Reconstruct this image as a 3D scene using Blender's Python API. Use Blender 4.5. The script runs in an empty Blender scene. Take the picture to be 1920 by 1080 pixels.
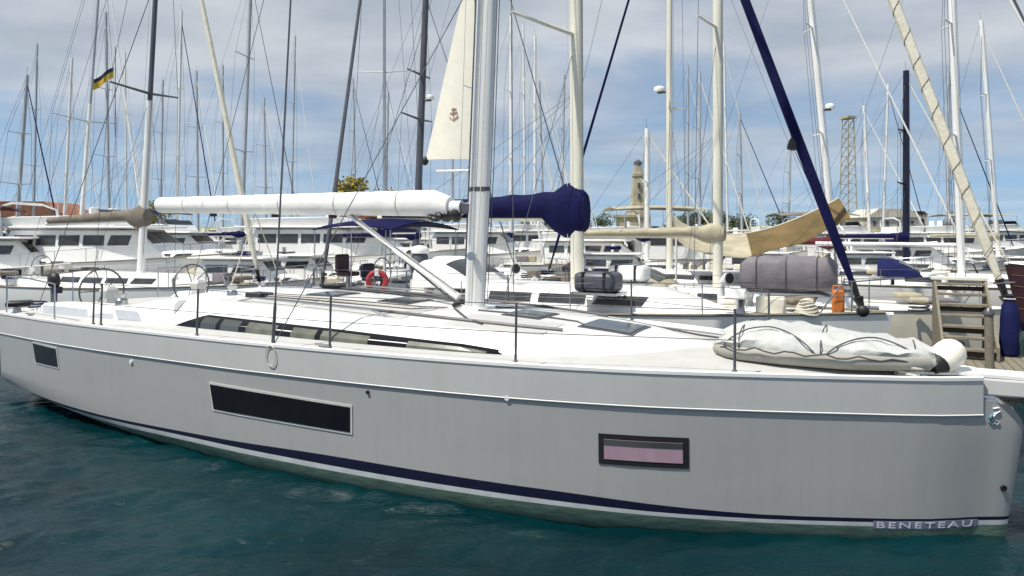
import bpy, bmesh, math, random
import numpy as np
from mathutils import Vector, Matrix
random.seed(7)
rng = np.random.default_rng(11)
scene = bpy.context.scene
C = scene.collection
rad = math.radians

# ------------------------------------------------------------------ camera, sky, sun, exposure
FPX, HCAM, HY = 1250.0, 3.1, 435.0        # focal length in px of the 1920 frame, eye height, horizon row
cam_d = bpy.data.cameras.new('camera')
cam_d.sensor_width = 36.0
cam_d.lens = 36.0 * FPX / 1920.0
cam_d.shift_y = -(540 - HY) / 1920.0
cam_d.clip_start = 0.1
cam_d.clip_end = 20000
cam = bpy.data.objects.new('camera', cam_d)
cam.location = (0, 0, HCAM)
cam.rotation_euler = (rad(90), 0, 0)
C.objects.link(cam)
scene.camera = cam

SUN_EL, SUN_AZ = 61.0, -120.0               # azimuth measured from +Y towards +X
sv = Vector((math.sin(rad(SUN_AZ)) * math.cos(rad(SUN_EL)), math.cos(rad(SUN_AZ)) * math.cos(rad(SUN_EL)), math.sin(rad(SUN_EL))))
sun_d = bpy.data.lights.new('sun', 'SUN')
sun_d.energy = 3.7
sun_d.angle = rad(0.6)
sun_d.color = (1.0, 0.945, 0.85)
sun = bpy.data.objects.new('sun', sun_d)
sun.rotation_euler = sv.to_track_quat('Z', 'Y').to_euler()
sun.location = (30, 30, 60)
C.objects.link(sun)

world = bpy.data.worlds.new('World')
scene.world = world
world.use_nodes = True
nt = world.node_tree
for n_ in list(nt.nodes):
    nt.nodes.remove(n_)
def wn(t, **k):
    n_ = nt.nodes.new(t)
    for a, b in k.items():
        setattr(n_, a, b)
    return n_
L_ = nt.links.new
out = wn('ShaderNodeOutputWorld')
bg = wn('ShaderNodeBackground')
bg.inputs['Strength'].default_value = 0.115
sky = wn('ShaderNodeTexSky', sky_type='NISHITA', sun_disc=False)
sky.sun_elevation = rad(SUN_EL)
sky.sun_rotation = rad(SUN_AZ)
sky.air_density = 1.0
sky.dust_density = 0.4
sky.ozone_density = 1.6
tc = wn('ShaderNodeTexCoord')
sep = wn('ShaderNodeSeparateXYZ')
L_(tc.outputs['Generated'], sep.inputs[0])
def wmath(op, a, b=None):
    m = wn('ShaderNodeMath', operation=op)
    for i, v in enumerate((a, b)):
        if v is None:
            continue
        if isinstance(v, (int, float)):
            m.inputs[i].default_value = v
        else:
            L_(v, m.inputs[i])
    return m.outputs[0]
zc = wmath('MAXIMUM', sep.outputs['Z'], 0.0)
den = wmath('ADD', zc, 0.10)
cx = wmath('DIVIDE', sep.outputs['X'], den)
cy = wmath('DIVIDE', sep.outputs['Y'], den)
comb = wn('ShaderNodeCombineXYZ')
L_(cx, comb.inputs[0]); L_(cy, comb.inputs[1])
mp = wn('ShaderNodeMapping')
mp.inputs['Location'].default_value = (5.3, 3.4, 0)
mp.inputs['Rotation'].default_value = (0, 0, rad(-14))
mp.inputs['Scale'].default_value = (0.62, 0.80, 1)
L_(comb.outputs[0], mp.inputs[0])
nz = wn('ShaderNodeTexNoise')
nz.inputs['Scale'].default_value = 1.0
nz.inputs['Detail'].default_value = 9
nz.inputs['Roughness'].default_value = 0.52
nz.inputs['Distortion'].default_value = 0.5
L_(mp.outputs[0], nz.inputs['Vector'])
cr = wn('ShaderNodeValToRGB')
cr.color_ramp.interpolation = 'EASE'
cr.color_ramp.elements[0].position = 0.30
cr.color_ramp.elements[0].color = (0, 0, 0, 1)
cr.color_ramp.elements[1].position = 0.56
cr.color_ramp.elements[1].color = (1, 1, 1, 1)
L_(nz.outputs['Fac'], cr.inputs[0])
cr2 = wn('ShaderNodeValToRGB')             # the clouds' own light and grey bellies
cr2.color_ramp.elements[0].position = 0.35
cr2.color_ramp.elements[0].color = (2.75, 3.1, 3.55, 1)
cr2.color_ramp.elements[1].position = 0.72
cr2.color_ramp.elements[1].color = (4.4, 4.55, 4.8, 1)
nz2 = wn('ShaderNodeTexNoise')
nz2.inputs['Scale'].default_value = 1.9
nz2.inputs['Detail'].default_value = 6
L_(mp.outputs[0], nz2.inputs['Vector'])
L_(nz2.outputs['Fac'], cr2.inputs[0])
cf = wmath('ADD', wmath('MULTIPLY', cr.outputs[0], 0.70), 0.27)
lo = wn('ShaderNodeMapRange')
lo.inputs['From Min'].default_value = 0.0
lo.inputs['From Max'].default_value = 0.24
lo.inputs['To Min'].default_value = 0.34
lo.inputs['To Max'].default_value = 1.0
L_(zc, lo.inputs['Value'])
cf = wmath('MULTIPLY', cf, lo.outputs[0])
tint = wn('ShaderNodeMixRGB', blend_type='MULTIPLY')
tint.inputs[0].default_value = 1.0
tint.inputs[2].default_value = (0.86, 0.94, 0.90, 1)
skv = wn('ShaderNodeCombineXYZ')              # look a little above the pale horizon band
L_(sep.outputs['X'], skv.inputs[0]); L_(sep.outputs['Y'], skv.inputs[1])
L_(wmath('ADD', wmath('MULTIPLY', zc, 0.85), 0.17), skv.inputs[2])
L_(skv.outputs[0], sky.inputs['Vector'])
L_(sky.outputs[0], tint.inputs[1])
mx = wn('ShaderNodeMixRGB')
L_(cf, mx.inputs[0]); L_(tint.outputs[0], mx.inputs[1]); L_(cr2.outputs[0], mx.inputs[2])
L_(mx.outputs[0], bg.inputs['Color'])
L_(bg.outputs[0], out.inputs[0])

vs = scene.view_settings
vs.view_transform = 'Standard'
vs.look = 'None'
vs.gamma = 1.0
vs.use_curve_mapping = False
vs.exposure = 0.48
scene.render.engine = 'CYCLES'
scene.cycles.max_bounces = 6
scene.cycles.transparent_max_bounces = 6
scene.cycles.caustics_reflective = False
scene.cycles.caustics_refractive = False
scene.cycles.use_denoising = True
scene.cycles.sample_clamp_direct = 5.0
scene.cycles.sample_clamp_indirect = 4.0

# ------------------------------------------------------------------ materials
MATS = {}
def mat(name, col, rough=0.5, metal=0.0, var=0.12, vscale=6.0, bump=0.0, bscale=30.0, spec=0.5, coat=0.0, stretch=(1, 1, 1), grime=None):
    """base colour with soft noise variation, optional fine relief and streaky wear"""
    if name in MATS:
        return MATS[name]
    m = bpy.data.materials.new(name)
    m.use_nodes = True
    t = m.node_tree
    b = t.nodes['Principled BSDF']
    b.inputs['Roughness'].default_value = rough
    b.inputs['Metallic'].default_value = metal
    b.inputs['Specular IOR Level'].default_value = spec
    b.inputs['Coat Weight'].default_value = coat
    b.inputs['Coat Roughness'].default_value = 0.08
    co = t.nodes.new('ShaderNodeTexCoord')
    mpp = t.nodes.new('ShaderNodeMapping')
    mpp.inputs['Scale'].default_value = stretch
    t.links.new(co.outputs['Object'], mpp.inputs[0])
    n1 = t.nodes.new('ShaderNodeTexNoise')
    n1.inputs['Scale'].default_value = vscale
    n1.inputs['Detail'].default_value = 5
    t.links.new(mpp.outputs[0], n1.inputs['Vector'])
    rp = t.nodes.new('ShaderNodeValToRGB')
    lo_, hi_ = 1 - var, 1 + var
    c2 = grime if grime else tuple(c * lo_ for c in col)
    rp.color_ramp.elements[0].position = 0.3
    rp.color_ramp.elements[0].color = (*c2, 1)
    rp.color_ramp.elements[1].position = 0.68
    rp.color_ramp.elements[1].color = (*[min(1, c * hi_) if not grime else c for c in col], 1)
    t.links.new(n1.outputs['Fac'], rp.inputs[0])
    t.links.new(rp.outputs[0], b.inputs['Base Color'])
    if bump > 0:
        n2 = t.nodes.new('ShaderNodeTexNoise')
        n2.inputs['Scale'].default_value = bscale
        n2.inputs['Detail'].default_value = 4
        t.links.new(mpp.outputs[0], n2.inputs['Vector'])
        bp = t.nodes.new('ShaderNodeBump')
        bp.inputs['Strength'].default_value = bump
        bp.inputs['Distance'].default_value = 0.02
        t.links.new(n2.outputs['Fac'], bp.inputs['Height'])
        t.links.new(bp.outputs[0], b.inputs['Normal'])
    MATS[name] = m
    return m

M_GEL = mat('gelcoat_grey', (0.375, 0.375, 0.373), 0.2, var=0.03, vscale=1.2, coat=0.6, stretch=(0.5, 1, 2))
M_BAND = mat('gelcoat_pale_grey', (0.53, 0.53, 0.52), 0.28, var=0.03, vscale=2, coat=0.2)
M_WHITE = mat('gelcoat_white', (0.79, 0.79, 0.77), 0.28, var=0.03, vscale=3, coat=0.2, spec=0.5)
M_DECK = mat('nonskid_deck', (0.80, 0.80, 0.77), 0.6, var=0.05, vscale=4, bump=0.25, bscale=160)
M_DECKG = mat('nonskid_grey', (0.50, 0.50, 0.485), 0.65, var=0.06, vscale=4, bump=0.3, bscale=160)
M_CREAM = mat('gelcoat_cream', (0.76, 0.73, 0.62), 0.35, var=0.06, vscale=3)
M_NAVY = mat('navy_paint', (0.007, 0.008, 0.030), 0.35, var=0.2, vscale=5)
M_STRIPE = mat('white_stripe', (0.55, 0.57, 0.58), 0.4, var=0.12, vscale=5)
M_GREEN = mat('antifoul_green', (0.16, 0.24, 0.19), 0.6, var=0.3, vscale=7, grime=(0.07, 0.13, 0.10), stretch=(0.6, 1, 3), bump=0.2)
M_GLASS = mat('dark_acrylic', (0.008, 0.009, 0.012), 0.12, var=0.2, vscale=2, spec=0.22)
M_GLASSG = mat('grey_acrylic', (0.06, 0.065, 0.065), 0.1, var=0.3, vscale=2, spec=0.5)
M_GLASSB = mat('tinted_boat_glass', (0.035, 0.038, 0.042), 0.08, var=0.5, vscale=3, spec=0.7)
M_NAME = mat('name_panel_paint', (0.20, 0.205, 0.27), 0.4, var=0.1)
M_PINK = mat('pink_curtain', (0.38, 0.25, 0.31), 0.6, var=0.07, vscale=5, stretch=(2, 2, 1))
M_BLIND = mat('pale_blind', (0.105, 0.11, 0.088), 0.3, var=0.3, vscale=5)
M_ALU = mat('anodised_aluminium', (0.70, 0.71, 0.71), 0.38, metal=0.08, var=0.06, vscale=4, stretch=(1, 1, 0.2))
M_ALUW = mat('white_aluminium', (0.78, 0.78, 0.76), 0.4, var=0.06, vscale=4, stretch=(1, 1, 0.2))
M_MCREAM = mat('cream_mast_paint', (0.70, 0.68, 0.58), 0.45, var=0.1, vscale=4, stretch=(1, 1, 0.2))
M_MDARK = mat('dark_mast_paint', (0.07, 0.075, 0.095), 0.45, var=0.2, vscale=4, stretch=(1, 1, 0.2))
M_MGREY = mat('grey_mast_paint', (0.40, 0.43, 0.47), 0.45, var=0.1, vscale=4, stretch=(1, 1, 0.2))
M_STEEL = mat('stainless_steel', (0.42, 0.43, 0.45), 0.25, metal=0.9, var=0.05)
M_DSTEEL = mat('dull_steel', (0.10, 0.10, 0.11), 0.4, metal=0.4, var=0.15)
M_WIRE = mat('rigging_wire', (0.12, 0.12, 0.135), 0.4, metal=0.4, var=0.1)
M_BLACK = mat('black_rubber', (0.012, 0.012, 0.013), 0.5, var=0.2)
M_SAILW = mat('white_sailcloth', (0.80, 0.79, 0.76), 0.75, var=0.06, vscale=5, bump=0.3, bscale=9)
M_SAILC = mat('cream_sailcloth', (0.74, 0.70, 0.58), 0.8, var=0.08, vscale=5, bump=0.4, bscale=12)
M_CNAVY = mat('navy_canvas', (0.006, 0.007, 0.050), 0.75, var=0.25, vscale=4, bump=0.5, bscale=14, spec=0.12)
M_CGREY = mat('grey_canvas', (0.19, 0.175, 0.19), 0.85, var=0.14, vscale=4, bump=0.5, bscale=12, spec=0.12)
M_CTAN = mat('tan_canvas', (0.40, 0.365, 0.27), 0.85, var=0.16, vscale=3, bump=0.5, bscale=10, spec=0.12)
M_CORANGE = mat('rust_canvas', (0.19, 0.13, 0.065), 0.85, var=0.2, vscale=1.6, bump=0.7, bscale=6, grime=(0.11, 0.085, 0.04), spec=0.12)
M_CBROWN = mat('taupe_canvas', (0.20, 0.175, 0.145), 0.85, var=0.2, vscale=3, bump=0.5, bscale=10, spec=0.12)
M_CMAROON = mat('maroon_canvas', (0.11, 0.025, 0.03), 0.8, var=0.2, vscale=3, bump=0.4, spec=0.12)
M_PVC = mat('grey_hypalon', (0.50, 0.51, 0.49), 0.7, var=0.10, vscale=5, bump=0.8, bscale=11)
M_PVCD = mat('beige_hypalon', (0.34, 0.33, 0.29), 0.65, var=0.1, vscale=5, bump=0.3, bscale=9)
M_FENDER = mat('fender_vinyl', (0.80, 0.77, 0.66), 0.4, var=0.08, vscale=6)
M_ROPE = mat('white_rope', (0.62, 0.58, 0.48), 0.9, var=0.25, vscale=60, bump=0.6, bscale=120)
M_DROPE = mat('dark_rope', (0.07, 0.07, 0.08), 0.9, var=0.25, vscale=60)
M_RED = mat('red_foam', (0.38, 0.03, 0.04), 0.6, var=0.2, vscale=6)
M_ORANGE = mat('orange_plastic', (0.55, 0.17, 0.03), 0.5, var=0.2, vscale=6)
M_YELLOW = mat('ochre_canvas', (0.42, 0.28, 0.05), 0.7, var=0.25, vscale=6)
M_TEAK = mat('weathered_timber', (0.22, 0.195, 0.145), 0.8, var=0.25, vscale=5, bump=0.5, bscale=30, stretch=(1, 8, 8))
M_TEAKD = mat('dark_timber', (0.10, 0.075, 0.055), 0.7, var=0.3, vscale=5, bump=0.4, bscale=25, stretch=(1, 8, 8))
M_OXIDE = mat('oxblood_hull_paint', (0.055, 0.022, 0.028), 0.45, var=0.25, vscale=3)
M_CONC = mat('quay_concrete', (0.42, 0.39, 0.33), 0.9, var=0.2, vscale=1.5, bump=0.5, bscale=9)
M_STONE = mat('pale_stone', (0.40, 0.36, 0.26), 0.9, var=0.2, vscale=0.5, bump=0.5, bscale=2)
M_GRASS = mat('dry_grass', (0.22, 0.24, 0.10), 0.95, var=0.3, vscale=0.12, bump=0.6, bscale=1.5, grime=(0.34, 0.31, 0.16))
M_LEAF = mat('leaf_green', (0.045, 0.075, 0.02), 0.8, var=0.4, vscale=0.6)
M_LEAFY = mat('leaf_yellow', (0.24, 0.20, 0.03), 0.8, var=0.4, vscale=0.8)
M_BARK = mat('bark', (0.10, 0.075, 0.05), 0.9, var=0.3)
M_WALLY = mat('ochre_render', (0.46, 0.34, 0.14), 0.9, var=0.12, vscale=0.6)
M_WALLW = mat('pale_render', (0.58, 0.54, 0.46), 0.9, var=0.12, vscale=0.6)
M_ROOF = mat('clay_tile', (0.28, 0.12, 0.07), 0.9, var=0.2, vscale=1.0, bump=0.5, bscale=4)
M_SKIN = mat('salmon_lining', (0.62, 0.36, 0.25), 0.7, var=0.2, vscale=5)
M_BLUE = mat('blue_canvas', (0.012, 0.016, 0.075), 0.75, var=0.25, vscale=5, spec=0.12)
M_FLAGY = mat('flag_yellow', (0.55, 0.36, 0.03), 0.8, var=0.1)
M_TEAL = mat('teal_print', (0.05, 0.22, 0.27), 0.5, var=0.1)
M_EMBLEM = mat('pale_red_print', (0.60, 0.40, 0.33), 0.7, var=0.1)
def streaks(m, amp=.10):
    """faint vertical run marks and scuffs on painted topsides"""
    t = m.node_tree; b = t.nodes['Principled BSDF']
    src = b.inputs['Base Color'].links[0].from_socket
    co = t.nodes.new('ShaderNodeTexCoord'); mp_ = t.nodes.new('ShaderNodeMapping'); mp_.inputs['Scale'].default_value = (7, 7, .55)
    n = t.nodes.new('ShaderNodeTexNoise'); n.inputs['Scale'].default_value = 1.0; n.inputs['Detail'].default_value = 6; n.inputs['Roughness'].default_value = .65
    t.links.new(co.outputs['Object'], mp_.inputs[0]); t.links.new(mp_.outputs[0], n.inputs['Vector'])
    r = t.nodes.new('ShaderNodeValToRGB')
    r.color_ramp.elements[0].position = .30; r.color_ramp.elements[0].color = (1 - amp, 1 - amp * 1.05, 1 - amp * 1.2, 1)
    r.color_ramp.elements[1].position = .52; r.color_ramp.elements[1].color = (1, 1, 1, 1)
    t.links.new(n.outputs['Fac'], r.inputs[0])
    mu = t.nodes.new('ShaderNodeMixRGB'); mu.blend_type = 'MULTIPLY'; mu.inputs[0].default_value = 1
    t.links.new(src, mu.inputs[1]); t.links.new(r.outputs[0], mu.inputs[2]); t.links.new(mu.outputs[0], b.inputs['Base Color'])
streaks(M_GEL, .045); streaks(M_BAND, .04)
def translucent(m, k):
    t = m.node_tree; b = t.nodes['Principled BSDF']; o = t.nodes['Material Output']
    tr = t.nodes.new('ShaderNodeBsdfTranslucent'); mxs = t.nodes.new('ShaderNodeMixShader')
    src = b.inputs['Base Color'].links[0].from_socket
    t.links.new(src, tr.inputs[0]); mxs.inputs[0].default_value = k
    t.links.new(b.outputs[0], mxs.inputs[1]); t.links.new(tr.outputs[0], mxs.inputs[2]); t.links.new(mxs.outputs[0], o.inputs[0])
M_SAILT = mat('thin_white_sailcloth', (0.93, 0.90, 0.80), 0.75, var=0.03, vscale=2)
translucent(M_SAILT, .3)
M_LETTER = mat('lettering_white', (0.70, 0.70, 0.78), 0.5, var=0.05)

# ------------------------------------------------------------------ mesh helpers
class MB:
    def __init__(self):
        self.v, self.f = [], []
    def box(self, c, s, rz=0.0, ry=0.0, rx=0.0, taper=1.0):
        m = Matrix.Rotation(rz, 3, 'Z') @ Matrix.Rotation(ry, 3, 'Y') @ Matrix.Rotation(rx, 3, 'X')
        o = len(self.v)
        for dz in (-.5, .5):
            k = taper if dz > 0 else 1.0
            for dx, dy in ((-.5, -.5), (.5, -.5), (.5, .5), (-.5, .5)):
                p = m @ Vector((dx * s[0] * k, dy * s[1] * k, dz * s[2]))
                self.v.append((c[0] + p.x, c[1] + p.y, c[2] + p.z))
        for q in ((0, 3, 2, 1), (4, 5, 6, 7), (0, 1, 5, 4), (1, 2, 6, 5), (2, 3, 7, 6), (3, 0, 4, 7)):
            self.f.append(tuple(o + i for i in q))
        return self
    def tube(self, pts, r, n=8, flat=1.0):
        pts = [Vector(p) for p in pts]
        rs = r if isinstance(r, (list, tuple)) else [r] * len(pts)
        o = len(self.v)
        t0 = (pts[1] - pts[0]).normalized()
        a = Vector((0, 0, 1)) if abs(t0.z) < 0.9 else Vector((1, 0, 0))
        u = t0.cross(a).normalized()
        for i, p in enumerate(pts):
            t = (pts[min(i + 1, len(pts) - 1)] - pts[max(i - 1, 0)]).normalized()
            u = (u - t * u.dot(t)).normalized()
            w = t.cross(u)
            for k in range(n):
                an = 2 * math.pi * k / n
                q = p + (u * math.cos(an) + w * math.sin(an) * flat) * rs[i]
                self.v.append(tuple(q))
        for i in range(len(pts) - 1):
            for k in range(n):
                self.f.append((o + i * n + k, o + i * n + (k + 1) % n, o + (i + 1) * n + (k + 1) % n, o + (i + 1) * n + k))
        self.f.append(tuple(o + k for k in reversed(range(n))))
        e = o + (len(pts) - 1) * n
        self.f.append(tuple(e + k for k in range(n)))
        return self
    def loft(self, rings, closed=True, cap=True):
        o = len(self.v)
        n = len(rings[0])
        for r in rings:
            self.v.extend(tuple(p) for p in r)
        for i in range(len(rings) - 1):
            for k in range(n if closed else n - 1):
                k2 = (k + 1) % n
                self.f.append((o + i * n + k, o + i * n + k2, o + (i + 1) * n + k2, o + (i + 1) * n + k))
        if cap:
            self.f.append(tuple(o + k for k in reversed(range(n))))
            e = o + (len(rings) - 1) * n
            self.f.append(tuple(e + k for k in range(n)))
        return self
    def prism(self, poly, axis, a, b):
        """polygon given in the two other axes, extruded along axis from a to b"""
        o = len(self.v)
        n = len(poly)
        for t in (a, b):
            for p in poly:
                q = [0, 0, 0]
                oth = [i for i in range(3) if i != axis]
                q[oth[0]], q[oth[1]], q[axis] = p[0], p[1], t
                self.v.append(tuple(q))
        self.f.append(tuple(o + k for k in reversed(range(n))))
        self.f.append(tuple(o + n + k for k in range(n)))
        for k in range(n):
            k2 = (k + 1) % n
            self.f.append((o + k, o + k2, o + n + k2, o + n + k))
        return self
    def ball(self, c, r, n=10, m=6, rot=None):
        o = len(self.v)
        rr = r if isinstance(r, (tuple, list)) else (r, r, r)
        for i in range(m + 1):
            ph = math.pi * i / m
            for k in range(n):
                an = 2 * math.pi * k / n
                p = Vector((rr[0] * math.sin(ph) * math.cos(an), rr[1] * math.sin(ph) * math.sin(an), rr[2] * math.cos(ph)))
                if rot:
                    p = rot @ p
                self.v.append((c[0] + p.x, c[1] + p.y, c[2] + p.z))
        for i in range(m):
            for k in range(n):
                self.f.append((o + i * n + k, o + (i + 1) * n + k, o + (i + 1) * n + (k + 1) % n, o + i * n + (k + 1) % n))
        return self
    def grid(self, fn, nu, nv, thick=None):
        """surface fn(u,v)->point over a nu x nv grid; thick: vector offset giving it a back and rim"""
        o = len(self.v)
        P = [[Vector(fn(i / nu, j / nv)) for j in range(nv + 1)] for i in range(nu + 1)]
        for r in P:
            self.v.extend(tuple(p) for p in r)
        w = nv + 1
        for i in range(nu):
            for j in range(nv):
                self.f.append((o + i * w + j, o + (i + 1) * w + j, o + (i + 1) * w + j + 1, o + i * w + j + 1))
        if thick is not None:
            t = Vector(thick)
            o2 = len(self.v)
            for r in P:
                self.v.extend(tuple(p + t) for p in r)
            for i in range(nu):
                for j in range(nv):
                    self.f.append((o2 + i * w + j, o2 + i * w + j + 1, o2 + (i + 1) * w + j + 1, o2 + (i + 1) * w + j))
            for i in range(nu):
                self.f.append((o + i * w, o2 + i * w, o2 + (i + 1) * w, o + (i + 1) * w))
                self.f.append((o + i * w + nv, o + (i + 1) * w + nv, o2 + (i + 1) * w + nv, o2 + i * w + nv))
            for j in range(nv):
                self.f.append((o + j, o + j + 1, o2 + j + 1, o2 + j))
                self.f.append((o + nu * w + j, o2 + nu * w + j, o2 + nu * w + j + 1, o + nu * w + j + 1))
        return self
    def build(self, name, m, parent=None, smooth=40, bevel=0.0, fix=True):
        me = bpy.data.meshes.new(name)
        me.from_pydata(self.v, [], self.f)
        if fix:
            bm = bmesh.new()
            bm.from_mesh(me)
            bmesh.ops.remove_doubles(bm, verts=bm.verts, dist=1e-5)
            bmesh.ops.recalc_face_normals(bm, faces=bm.faces)
            bm.to_mesh(me)
            bm.free()
        if smooth:
            me.polygons.foreach_set('use_smooth', [True] * len(me.polygons))
            me.set_sharp_from_angle(angle=rad(smooth))
        me.materials.append(m)
        o = bpy.data.objects.new(name, me)
        C.objects.link(o)
        if parent:
            o.parent = parent
        if bevel:
            bv = o.modifiers.new('bevel', 'BEVEL')
            bv.width = bevel
            bv.segments = 2
            bv.limit_method = 'ANGLE'
        return o

def tag(o, label=None, cat=None, group=None, kind=None):
    if label: o['label'] = label
    if cat: o['category'] = cat
    if group: o['group'] = group
    if kind: o['kind'] = kind
    return o
def empty(name, loc, rz=0.0):
    o = bpy.data.objects.new(name, None)
    o.location = loc
    o.rotation_euler = (0, 0, rz)
    o.empty_display_size = 0.2
    C.objects.link(o)
    return o
def at(px, py, D):
    """point that the photograph shows at (px, py) of its 1920x1080 frame when it stands D metres away"""
    return Vector(((px - 960) * D / FPX, D, HCAM + (HY - py) * D / FPX))
def pch(xs, ys):
    """smooth monotone interpolation"""
    xs, ys = np.array(xs, float), np.array(ys, float)
    h = np.diff(xs); dl = np.diff(ys) / h
    d = np.zeros_like(xs)
    for i in range(1, len(xs) - 1):
        if dl[i - 1] * dl[i] > 0:
            w1, w2 = 2 * h[i] + h[i - 1], h[i] + 2 * h[i - 1]
            d[i] = (w1 + w2) / (w1 / dl[i - 1] + w2 / dl[i])
    d[0], d[-1] = dl[0], dl[-1]
    def f(x):
        x = min(max(x, xs[0]), xs[-1])
        i = min(int(np.searchsorted(xs, x, side='right')) - 1, len(xs) - 2)
        t = (x - xs[i]) / h[i]
        return float((2*t**3 - 3*t**2 + 1) * ys[i] + (t**3 - 2*t**2 + t) * h[i] * d[i] + (-2*t**3 + 3*t**2) * ys[i+1] + (t**3 - t**2) * h[i] * d[i+1])
    return f
#@@SETTING
# ------------------------------------------------------------------ the setting: water, quay, breakwater
def axis_pts(lo, hi, step, far, grow=1.16):
    a = list(np.arange(lo, hi + 1e-6, step))
    s, p = step, hi
    while p < far:
        s *= grow; p += s; a.append(p)
    s, p, pre = step, lo, []
    while p > -far:
        s *= grow; p -= s; pre.append(p)
    return np.array(pre[::-1] + a)
def make_water():
    X = axis_pts(-10.5, 6.5, 0.055, 6000)
    Y = axis_pts(5.2, 13.0, 0.05, 6000)
    Y = Y[Y > -60]
    gx, gy = np.meshgrid(X, Y)
    sx = np.gradient(X)[None, :]; sy = np.gradient(Y)[:, None]
    sp = np.maximum(sx, sy)
    Z = np.zeros_like(gx)
    for k in range(80):
        lam = 0.13 * (1.2 / 0.13) ** (rng.random() ** 1.7)
        th = rad(-78) + rng.normal() * 0.5
        amp = 0.0068 * lam ** 0.9 * (0.6 + 0.8 * rng.random())
        kx, ky = math.cos(th) * 2 * math.pi / lam, math.sin(th) * 2 * math.pi / lam
        ph = rng.random() * 6.283
        fade = np.clip((lam / 3.2 - sp) / (lam / 8), 0, 1)
        wob = 0.6 * np.sin(gx * 0.9 + k) + 0.6 * np.sin(gy * 1.3 + 2 * k)
        w_ = np.sin(kx * gx + ky * gy + ph + wob)
        Z += amp * fade * (w_ + 0.25 * np.cos(2 * (kx * gx + ky * gy + ph + wob)))
    n, m = gx.shape
    V = np.stack([gx, gy, Z], -1).reshape(-1, 3)
    idx = np.arange(n * m).reshape(n, m)
    F = np.stack([idx[:-1, :-1], idx[:-1, 1:], idx[1:, 1:], idx[1:, :-1]], -1).reshape(-1, 4)
    me = bpy.data.meshes.new('water')
    me.vertices.add(len(V)); me.vertices.foreach_set('co', V.ravel())
    me.loops.add(F.size); me.loops.foreach_set('vertex_index', F.ravel())
    me.polygons.add(len(F)); me.polygons.foreach_set('loop_start', np.arange(0, F.size, 4))
    me.update(calc_edges=True)
    me.polygons.foreach_set('use_smooth', [True] * len(F))
    o = bpy.data.objects.new('water', me)
    C.objects.link(o)
    m_ = bpy.data.materials.new('harbour_water')
    m_.use_nodes = True
    t = m_.node_tree
    b = t.nodes['Principled BSDF']
    b.inputs['Roughness'].default_value = 0.07
    b.inputs['IOR'].default_value = 1.33
    b.inputs['Specular IOR Level'].default_value = 0.5
    co = t.nodes.new('ShaderNodeTexCoord')
    nn = t.nodes.new('ShaderNodeTexNoise'); nn.inputs['Scale'].default_value = 0.35; nn.inputs['Detail'].default_value = 4
    t.links.new(co.outputs['Object'], nn.inputs['Vector'])
    rp = t.nodes.new('ShaderNodeValToRGB')
    rp.color_ramp.elements[0].position = 0.35; rp.color_ramp.elements[0].color = (0.0002, 0.0120, 0.0160, 1)
    rp.color_ramp.elements[1].position = 0.7; rp.color_ramp.elements[1].color = (0.0003, 0.028, 0.034, 1)
    t.links.new(nn.outputs['Fac'], rp.inputs[0]); t.links.new(rp.outputs[0], b.inputs['Base Color'])
    mpp = t.nodes.new('ShaderNodeMapping'); mpp.inputs['Rotation'].default_value = (0, 0, rad(28)); mpp.inputs['Scale'].default_value = (1.0, 2.2, 1)
    t.links.new(co.outputs['Object'], mpp.inputs[0])
    n2 = t.nodes.new('ShaderNodeTexNoise'); n2.inputs['Scale'].default_value = 7.0; n2.inputs['Detail'].default_value = 5; n2.inputs['Roughness'].default_value = 0.6; n2.inputs['Distortion'].default_value = 0.4
    t.links.new(mpp.outputs[0], n2.inputs['Vector'])
    bp = t.nodes.new('ShaderNodeBump'); bp.inputs['Strength'].default_value = 0.55; bp.inputs['Distance'].default_value = 0.04
    t.links.new(n2.outputs['Fac'], bp.inputs['Height']); t.links.new(bp.outputs[0], b.inputs['Normal'])
    me.materials.append(m_)
    tag(o, 'dark teal rippled harbour water', kind='structure')
make_water()

def bank(name, xs, y0, depth, h, m, label):
    """an earth or stone bank with an uneven crest"""
    b = MB()
    rings = []
    for i, x in enumerate(xs):
        hh = h(x) if callable(h) else h
        j = random.uniform(-.25, .25)
        rings.append([(x, y0 + j, -1.5), (x, y0 + depth * .22 + j, hh * .55), (x, y0 + depth * .45, hh), (x, y0 + depth * .8, hh * .97), (x, y0 + depth, -1.5)])
    b.loft(rings)
    return tag(b.build(name, m, smooth=60), label, kind='structure')
hb = pch([-400, -150, -60, 10, 60, 140, 220, 420], [4.5, 5.0, 4.2, 3.9, 4.6, 4.0, 3.6, 4.0])
bank('breakwater_bank', np.linspace(-420, 420, 85), 120, 40, lambda x: hb(x) + random.uniform(-.25, .25), M_GRASS, 'long pale green and straw coloured breakwater bank along the horizon')
bank('breakwater_wall', np.linspace(-400, 400, 60), 108, 9, lambda x: 2.5 + random.uniform(-.1, .1), M_STONE, 'low pale stone breakwater wall below the grassy bank')

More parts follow.
